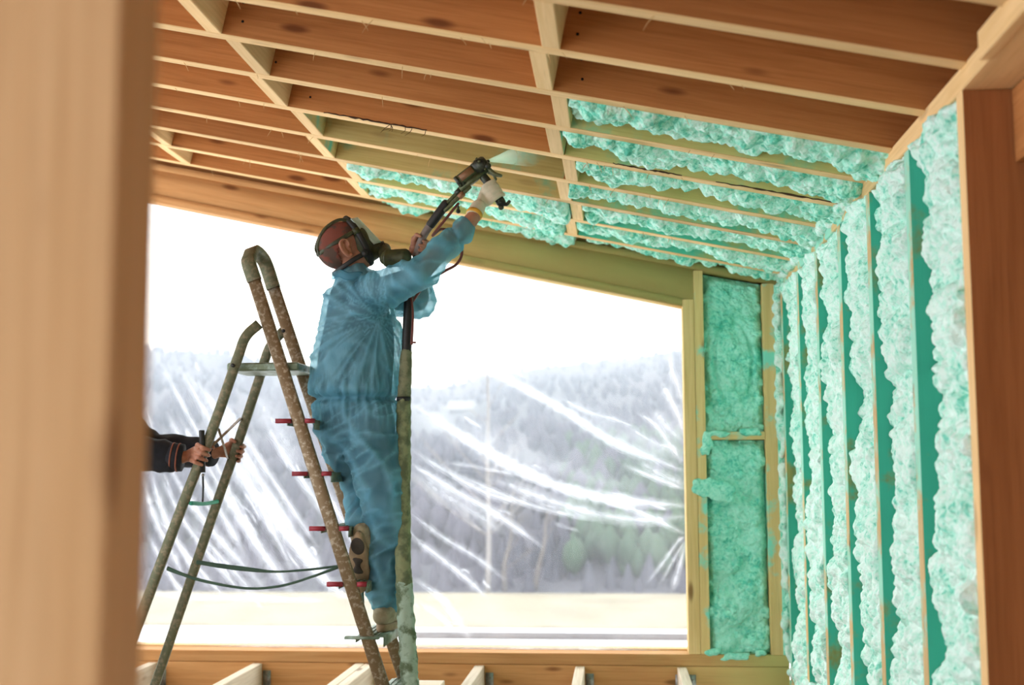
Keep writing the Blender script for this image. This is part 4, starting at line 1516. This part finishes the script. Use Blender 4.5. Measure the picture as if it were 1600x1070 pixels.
# shoes: y axis of the shoe = heel to toe
def shoe(ankle, toe_dir, up, label, L=.285):
    f = nrm(toe_dir); u = Vector(up); u = (u-f*u.dot(f)).normalized(); s = f.cross(u)
    P = lambda x, y, z: ankle+f*x+s*y+u*z
    MM = Matrix(((f.x, s.x, u.x), (f.y, s.y, u.y), (f.z, s.z, u.z)))
    g = Geo()
    g.tube([P(-.055, 0, -.045), P(.0, 0, -.045), P(.08, .004, -.052), P(.15, .004, -.058), P(.20, 0, -.062)],
           [(.038, .036), (.045, .040), (.036, .045), (.028, .047), (.020, .036)], 20, 5, ref=tuple(u))
    g.tube([P(-.012, 0, -.05), P(-.010, 0, .0), P(-.012, 0, .022)], [.046, .046, .047], 18, 3)
    um = g.union('shoe', .005, 3)
    wrinkle(um, lambda c, n: .0015*rid(c*22))
    sh = obj('shoe', um, 'shoe_leather', per, None, label)
    outline = []
    n = 28
    for k in range(n):
        th = 2*math.pi*k/n
        x = .07+.148*math.cos(th)
        wd = .048 if x > .05 else .040
        if .0 < x < .08:
            wd = .041
        outline.append((x, wd*math.sin(th)*(1.0)))
    V = []
    for zz, sc in ((-.108, .96), (-.102, 1.0), (-.082, 1.0), (-.078, .95)):
        V += [tuple(P(.07+(x-.07)*sc, y*sc, zz+(.012*max(0, (x-.12)/.1)))) for x, y in outline]
    F = [(l*n+k, l*n+(k+1) % n, (l+1)*n+(k+1) % n, (l+1)*n+k) for l in range(3) for k in range(n)]
    V += [tuple(P(.07, 0, -.108)), tuple(P(.07, 0, -.078))]
    F3 = [(4*n, (k+1) % n, k) for k in range(n)]+[(4*n+1, 3*n+k, 3*n+(k+1) % n) for k in range(n)]
    so = obj('sole', mesh_np('sole', V, F, True, F3), 'shoe_sole', sh)
    g = Geo(); g.ball(P(-.02, 0, -.108), (.040, .029, .004), MM, 20, 8)
    g.tube([P(.045, .0, -.108), P(.07, 0, -.108), P(.10, .0, -.108)], [(.004, .022), (.004, .011), (.004, .024)], 8, 4, ref=tuple(u))
    g.obj('tread_pad', 'shoe_dark', sh)
    for sg in (1, -1):
        g = Geo(); g.ball(P(-.035, sg*.034, .004), (.014, .008, .012), MM, 10, 8)
        g.obj('heel_lining', 'shoe_red', sh)
    g = Geo()
    for q in range(4):
        x = .055+q*.022
        g.tube([P(x, -.026, -.018-q*.007), P(x+.008, 0, -.002-q*.008), P(x+.016, .026, -.018-q*.007)], .003, 6, 3)
    g.obj('laces', 'glove_cotton', sh)
    return sh


ra = J['ra'].copy(); ra = Vector((J['rf'].x, 4.985, SH_R+.112))
shoe(ra, (.10, 1, .02), (0, 0, 1), 'tan shoe flat on the lower step')
la = at(571, 838, 4.955)
shoe(la, (-.10, .55, -1.0), (.12, .9, .55), 'tan shoe on its toe showing the sole')

# ------------------------------------------------------------------ spray gun
gun = thing('spray_gun', 'black and olive foam spray gun in the gloved hand', 'spray gun', GA)
def along(s, d=0.0, y=0.0): return GA.lerp(GB, s)+gn*d+Vector((0, y, 0))
g = Geo(); g.tube([along(.30, -.028), along(.34, -.028), along(.76, -.028)], [.024, .026, .026], 24, 1, flat=True)
g.obj('air_cylinder', 'gun_olive', gun)
g = Geo(); g.tube([along(.26, -.028), along(.33, -.028)], [.027, .028], 24, 1, flat=True); g.obj('end_cap', 'gun_black', gun)
g = Geo(); M = frame(gax, -gn, along(.55, -.028, -.0255)); g.box(M, -.034, .030, -.002, .002, -.014, .014); g.obj('name_plate', 'gun_brown', gun, 'brown plate on the cylinder', smooth=False)
g = Geo(); g.tube([along(.74, -.028), along(.80, -.028), along(.82, -.026), along(1.0, -.022), along(1.05, -.02), along(1.07, -.02)], [.028, .028, .034, .034, .029, .020], 20, 1, flat=True)
g.ball(along(.90, -.03, -.02), (.022, .014, .022)); g.ball(along(1.02, -.0, -.022), (.014, .012, .014))
gh = g.obj('gun_head', 'gun_black', gun)
g = Geo(); g.tube([along(1.05, -.02), along(1.13, -.02)], [.012, .005], 14, 1, flat=True); g.obj('nozzle', 'gun_black', gh)
for q in range(5):
    th = q*1.256
    p = along(.93, -.024)+(-gn*math.cos(th)+Vector((0, -1, 0))*math.sin(th))*.034
    g = Geo(); g.tube([p, p+(-gn*math.cos(th)+Vector((0, -1, 0))*math.sin(th))*.005], .006, 6, 1, flat=True); g.obj('bolt', 'gun_olive', gh)
g = Geo(); g.box(frame(gax, -gn, along(0, .004)), .04, (GB-GA).length*.98, -.014, .014, -.011, .011)
g.obj('manifold', 'gun_olive', gun, smooth=False)
g = Geo()
for sx in (.28, .36):
    g.tube([along(sx, -.006, -.012), along(sx, -.024, -.016)], .008, 10, 1)
g.obj('fitting', 'gun_black', gun)
g = Geo(); g.tube([hnd0, hnd0.lerp(hnd1, .5)+gax*.004, hnd1], [(.018, .014), (.019, .015), (.020, .016)], 16, 4, ref=tuple(gax)); g.obj('handle', 'gun_black', gun)
g = Geo(); p = hnd1+Vector((0, 0, 0)); g.ball(p, (.020, .018, .014)); g.tube([p, p+gn*.018+gax*.012, p+gn*.016+gax*.03], [.010, .008, .007], 8, 3); g.ball(p+gn*.014-gax*.012, (.012, .010, .012))
g.obj('handle_end', 'gun_black', gun)
tr = hnd0+gax*.028
g = Geo(); g.tube([tr, tr+gn*.018+gax*.010, tr+gn*.042+gax*.006], [.006, .006, .005], 8, 3); g.obj('trigger', 'gun_olive', gun)
g = Geo(); q = along(1.0, .01, -.01); g.tube([q, q+gn*.03+gax*.004, q+gn*.055+gax*.022], [.009, .010, .007], 8, 2); g.obj('side_block', 'gun_olive', gun)
# pipes from the hose up to the gun
for d0, d1, yy, mat, r in ((-.004, .0, -.006, 'gun_olive', .009), (.026, .022, -.012, 'gun_olive', .009)):
    a, b = at(693, 325, 4.945)+gn*d0*.6+Vector((0, yy, 0)), along(.42, d1, yy)
    g = Geo(); g.tube([a, a.lerp(b, .5), b], [r, r, r], 10, 3); g.obj('feed_pipe', mat, gun)
    g = Geo(); g.tube([a.lerp(b, .55), a.lerp(b, .75)], r*1.5, 6, 1, flat=True); g.obj('coupling', 'gun_brown' if d0 > 0 else 'gun_black', gun)
g = Geo(); q = at(716, 330, 4.93); g.ball(q, (.010, .01, .010)); g.tube([q, q+Vector((.0, 0, .02))], .005, 8, 1); g.obj('valve_knob', 'gun_black', gun)

# ------------------------------------------------------------------ hose
hose = thing('spray_hose', 'thick foam-crusted supply hose hanging from the spray gun', 'hose', at(640, 1068, 4.86))
def crust(me, amp, sc):
    wrinkle(me, lambda c, n: amp*mnoise.noise(c*sc)+amp*.6*mnoise.noise(c*sc*2.7))
top = [at(697, 318, 4.945), at(684, 336, 4.95), at(672, 352, 4.96)]
g = Geo(); g.tube(top, [.019, .020, .019], 16, 8); g.obj('rubber_sleeve', 'black_rubber', hose)
g = Geo(); g.tube([at(672, 352, 4.96), at(663, 366, 4.967), at(656, 382, 4.98), at(651, 400, 4.985)], [.017, .0165, .0165, .0165], 16, 6); g.obj('taped_section', 'tape_grey', hose)
g = Geo(); g.tube([at(651, 400, 4.985), at(645, 430, 4.985), at(640, 455, 4.98), at(637, 500, 4.975), at(635, 552, 4.97)], [.0165, .019, .020, .020, .021], 16, 8); g.obj('black_section', 'black_rubber', hose)
g = Geo(); g.tube([at(641, 455, 4.96), at(645, 490, 4.955), at(643, 537, 4.95)], [.005, .005, .006], 8, 6)
g.tube([at(643, 535, 4.95), at(649, 535, 4.94)], .004, 8, 1); g.obj('side_line', 'red_hose', hose)
g = Geo(); g.tube([at(635, 550, 4.97), at(633, 590, 4.965), at(631, 627, 4.96)], [.024, .027, .028], 24, 14); o = g.obj('canvas_wrap', 'hose_sleeve', hose); crust(o.data, .003, 40)
g = Geo(); g.tube([at(631, 623, 4.96), at(630, 690, 4.95), at(629, 790, 4.93), at(630, 880, 4.91), at(632, 915, 4.90)], [.029, .032, .033, .033, .034], 28, 26); o = g.obj('crusted_section', 'hose_crust', hose); crust(o.data, .004, 34)
fl_end = at(641, 1068, 4.86)
g = Geo(); g.tube([at(632, 912, 4.90), at(635, 980, 4.88), at(638, 1030, 4.87), fl_end, Vector((fl_end.x+.02, 4.80, FZ+.12)), Vector((fl_end.x+.10, 4.66, FZ+.037)), Vector((fl_end.x+.5, 4.5, FZ+.037)), Vector((fl_end.x+.95, 4.52, FZ+.037))],
     [.035, .035, .035, .035, .035, .034, .034, .034], 28, 18); o = g.obj('foam_coated_section', 'hose_foam', hose); crust(o.data, .006, 36)
g = Geo(); g.tube([at(631, 620, 4.96), at(631, 627, 4.96)], .031, 18, 1, flat=True); g.obj('wrap_band', 'black_rubber', hose)
# thin red feed line looping under the arm
g = Geo(); g.tube([at(716, 318, 4.94), at(694, 345, 4.94), at(676, 368, 4.95), at(690, 358, 4.99), at(712, 366, 5.02), at(722, 392, 5.02), at(714, 412, 5.02), at(694, 424, 5.02), at(668, 440, 5.01), at(645, 470, 4.99)], [.006]*10, 10, 8); g.obj('feed_line', 'red_hose', hose)

# spray leaving the nozzle
n0 = along(1.13, -.02)
sd = nrm(at(850, 236, 5.20)-n0)
g = Geo(); L = .27
g.tube([n0, n0+sd*L*.25, n0+sd*L*.5, n0+sd*L*.75, n0+sd*L], [.006, .018, .032, .046, .06], 24, 1, flat=True, cap=False)
me = g.mesh('spray_mist')
co = get_co(me); fa = [.34*max(0.0, 1-(Vector(c)-n0).length/L)**.8 for c in co]
at_ = me.attributes.new('fade', 'FLOAT', 'POINT'); at_.data.foreach_set('value', np.array(fa, np.float32))
o = obj('spray_mist', me, 'mist')
tag(o, 'pale fan of foam mist leaving the spray gun nozzle', 'mist', None, 'stuff')

# ------------------------------------------------------------------ helper holding the ladder
h1 = at(312, 712, 4.80); h2 = at(362, 706, 5.19)
bx, by = at(95, 700, 5.0).x, 5.0
hpn = thing('person', 'helper in a dark jacket reaching past the front stud to hold the ladder legs', 'person', (bx, by, FZ))
B = lambda x, y, z: Vector((bx+x, by+y, FZ+z))
def helper_fig(k, e, parts):
    g = Geo()
    if 'torso' in parts:
        g.tube([B(.0, 0, .92), B(0, 0, 1.05), B(.02, 0, 1.25), B(.05, 0, 1.40), B(.06, 0, 1.46)], [(a*k+e, b*k+e) for a, b in ((.12, .17), (.12, .165), (.13, .19), (.115, .19), (.07, .08))], 22, 4, ref=(1, 0, 0))
    if 'arms' in parts:
        for s, w in ((-1, h1), (1, h2)):
            sh = B(.06, s*.19, 1.38); wr = w+Vector((-.10, -.0 if s < 0 else -.03, -.005)); el = sh.lerp(wr, .5)+Vector((-.02, s*.05, -.10))
            g.tube([sh+Vector((-.03, -s*.06, .0)), sh, sh.lerp(el, .5), el, el.lerp(wr, .5), wr+(el-wr)*.06], [x*k+e for x in (.075, .07, .062, .058, .054, .046)], 18, 4)
    if 'legs' in parts:
        for s in (-1, 1):
            g.tube([B(0, s*.09, .98), B(0, s*.10, .80), B(.01, s*.11, .48), B(-.01, s*.11, .12)], [x*k+e for x in (.105, .095, .068, .052)], 18, 4)
    return g
g = helper_fig(.8, 0, ('torso', 'arms', 'legs'))
g.tube([B(.05, 0, 1.42), B(.07, 0, 1.50), B(.08, 0, 1.56)], [.06, .055, .055], 16, 3)
hh = B(.10, 0, 1.62)
g.ball(hh+Vector((-.012, 0, .018)), (.098, .078, .10), None, 22, 14); g.ball(hh+Vector((.025, 0, -.05)), (.066, .058, .065), None, 18, 12)
g.tube([hh+Vector((.085, 0, .012)), hh+Vector((.104, 0, -.014)), hh+Vector((.108, 0, -.026))], [.008, .011, .014], 10, 3)
for s in (1, -1):
    g.ball(hh+Vector((-.01, s*.078, -.012)), (.018, .008, .030)); g.ball(hh+Vector((.076, s*.032, .012)), (.012, .014, .009))
g.ball(hh+Vector((.086, 0, -.062)), (.010, .024, .008))
for w, lgp, s, bk in ((h1, NL, -1, Vector((-.98, .12, 0))), (h2, FLg, 1, Vector((-.55, .83, 0)))):
    ax_ = lgp[3]-lgp[4]
    wr = w+Vector((-.10, -.0 if s < 0 else -.03, -.005))
    cc_ = on_line(lgp[3], lgp[4], w.z)
    grip(g, cc_, ax_, .021, bk, wr+Vector((.030, bk.y*.02, 0)), side=(1 if s < 0 else -1), fr=.0090, spread=.0222)
    g.tube([wr+Vector((-.08, 0, .0)), wr, wr+Vector((.032, bk.y*.02, 0))], [.034, .029, .026], 14, 3)
obj('body', g.union('body', .0042, 2), 'skin', hpn)
g = helper_fig(1.0, .012, ('torso', 'arms')); me = g.union('jacket', .009, 4)
wrinkle(me, lambda c, n: .010*rid(Vector((c.x*11, c.y*5, c.z*8)))+.004*mnoise.noise(c*30))
jk = obj('jacket', me, 'jacket_cloth', hpn)
for s, w in ((-1, h1), (1, h2)):
    wr = w+Vector((-.10, -.0 if s < 0 else -.03, -.005))
    d = (wr-(B(.06, s*.19, 1.38).lerp(wr, .5)+Vector((-.02, s*.05, -.10)))).normalized()
    g = Geo(); g.tube([wr-d*.03, wr+d*.03], [.058, .056], 20, 1, flat=True); cf = g.obj('cuff', 'jacket_cloth', jk)
    for q in (-.012, .012):
        g = Geo(); g.tube([wr+d*(q-.003), wr+d*(q+.003)], .0588, 20, 1, flat=True); g.obj('cuff_stripe', 'jacket_stripe', jk, 'rust stripe on the cuff')
g = helper_fig(1.0, .01, ('legs',)); me = g.union('trousers', .01, 4); wrinkle(me, lambda c, n: .006*rid(c*7)); obj('trousers', me, 'trouser_cloth', hpn)
for s in (-1, 1):
    g = Geo(); g.tube([B(-.07, s*.11, .05), B(.02, s*.11, .055), B(.12, s*.11, .045), B(.19, s*.11, .032)], [(.045, .045), (.05, .045), (.04, .05), (.026, .04)], 16, 4, ref=(0, 0, 1))
    obj('shoe', g.union('shoe', .008, 2), 'shoe_dark', hpn)
g = Geo(); g.ball(hh+Vector((-.02, 0, .03)), (.104, .085, .104), None, 22, 14)
me = g.mesh('hair'); co = get_co(me)
co = np.array([c if c[2] > hh.z+.02 or c[0] < hh.x-.03 else (hh.x-.02+(c[0]-hh.x+.02)*.7, by+(c[1]-by)*.7, c[2]) for c in co]); set_co(me, co)
obj('hair', me, 'mask_black', hpn)
# black stick with a wrist cord in the near hand
s0, s1 = at(315, 672, 4.782), at(317, 738, 4.782)
st = thing('black_stick', 'black stick with a hanging cord held against the ladder leg', 'stick', s1)
g = Geo(); g.tube([s0, s0.lerp(s1, .03), s1], [.0105, .0115, .0105], 14, 1, flat=True); g.obj('grip', 'black_rubber', st)
g = Geo(); p = at(317, 742, 4.782); g.ball(p, (.007, .007, .006)); g.obj('cord_ring', 'steel', st)
g = Geo(); g.tube([at(317, 744, 4.782), at(317.5, 764, 4.782), at(316.5, 783, 4.782)], [.0045, .004, .004], 8, 5); g.obj('cord', 'black_rubber', st)
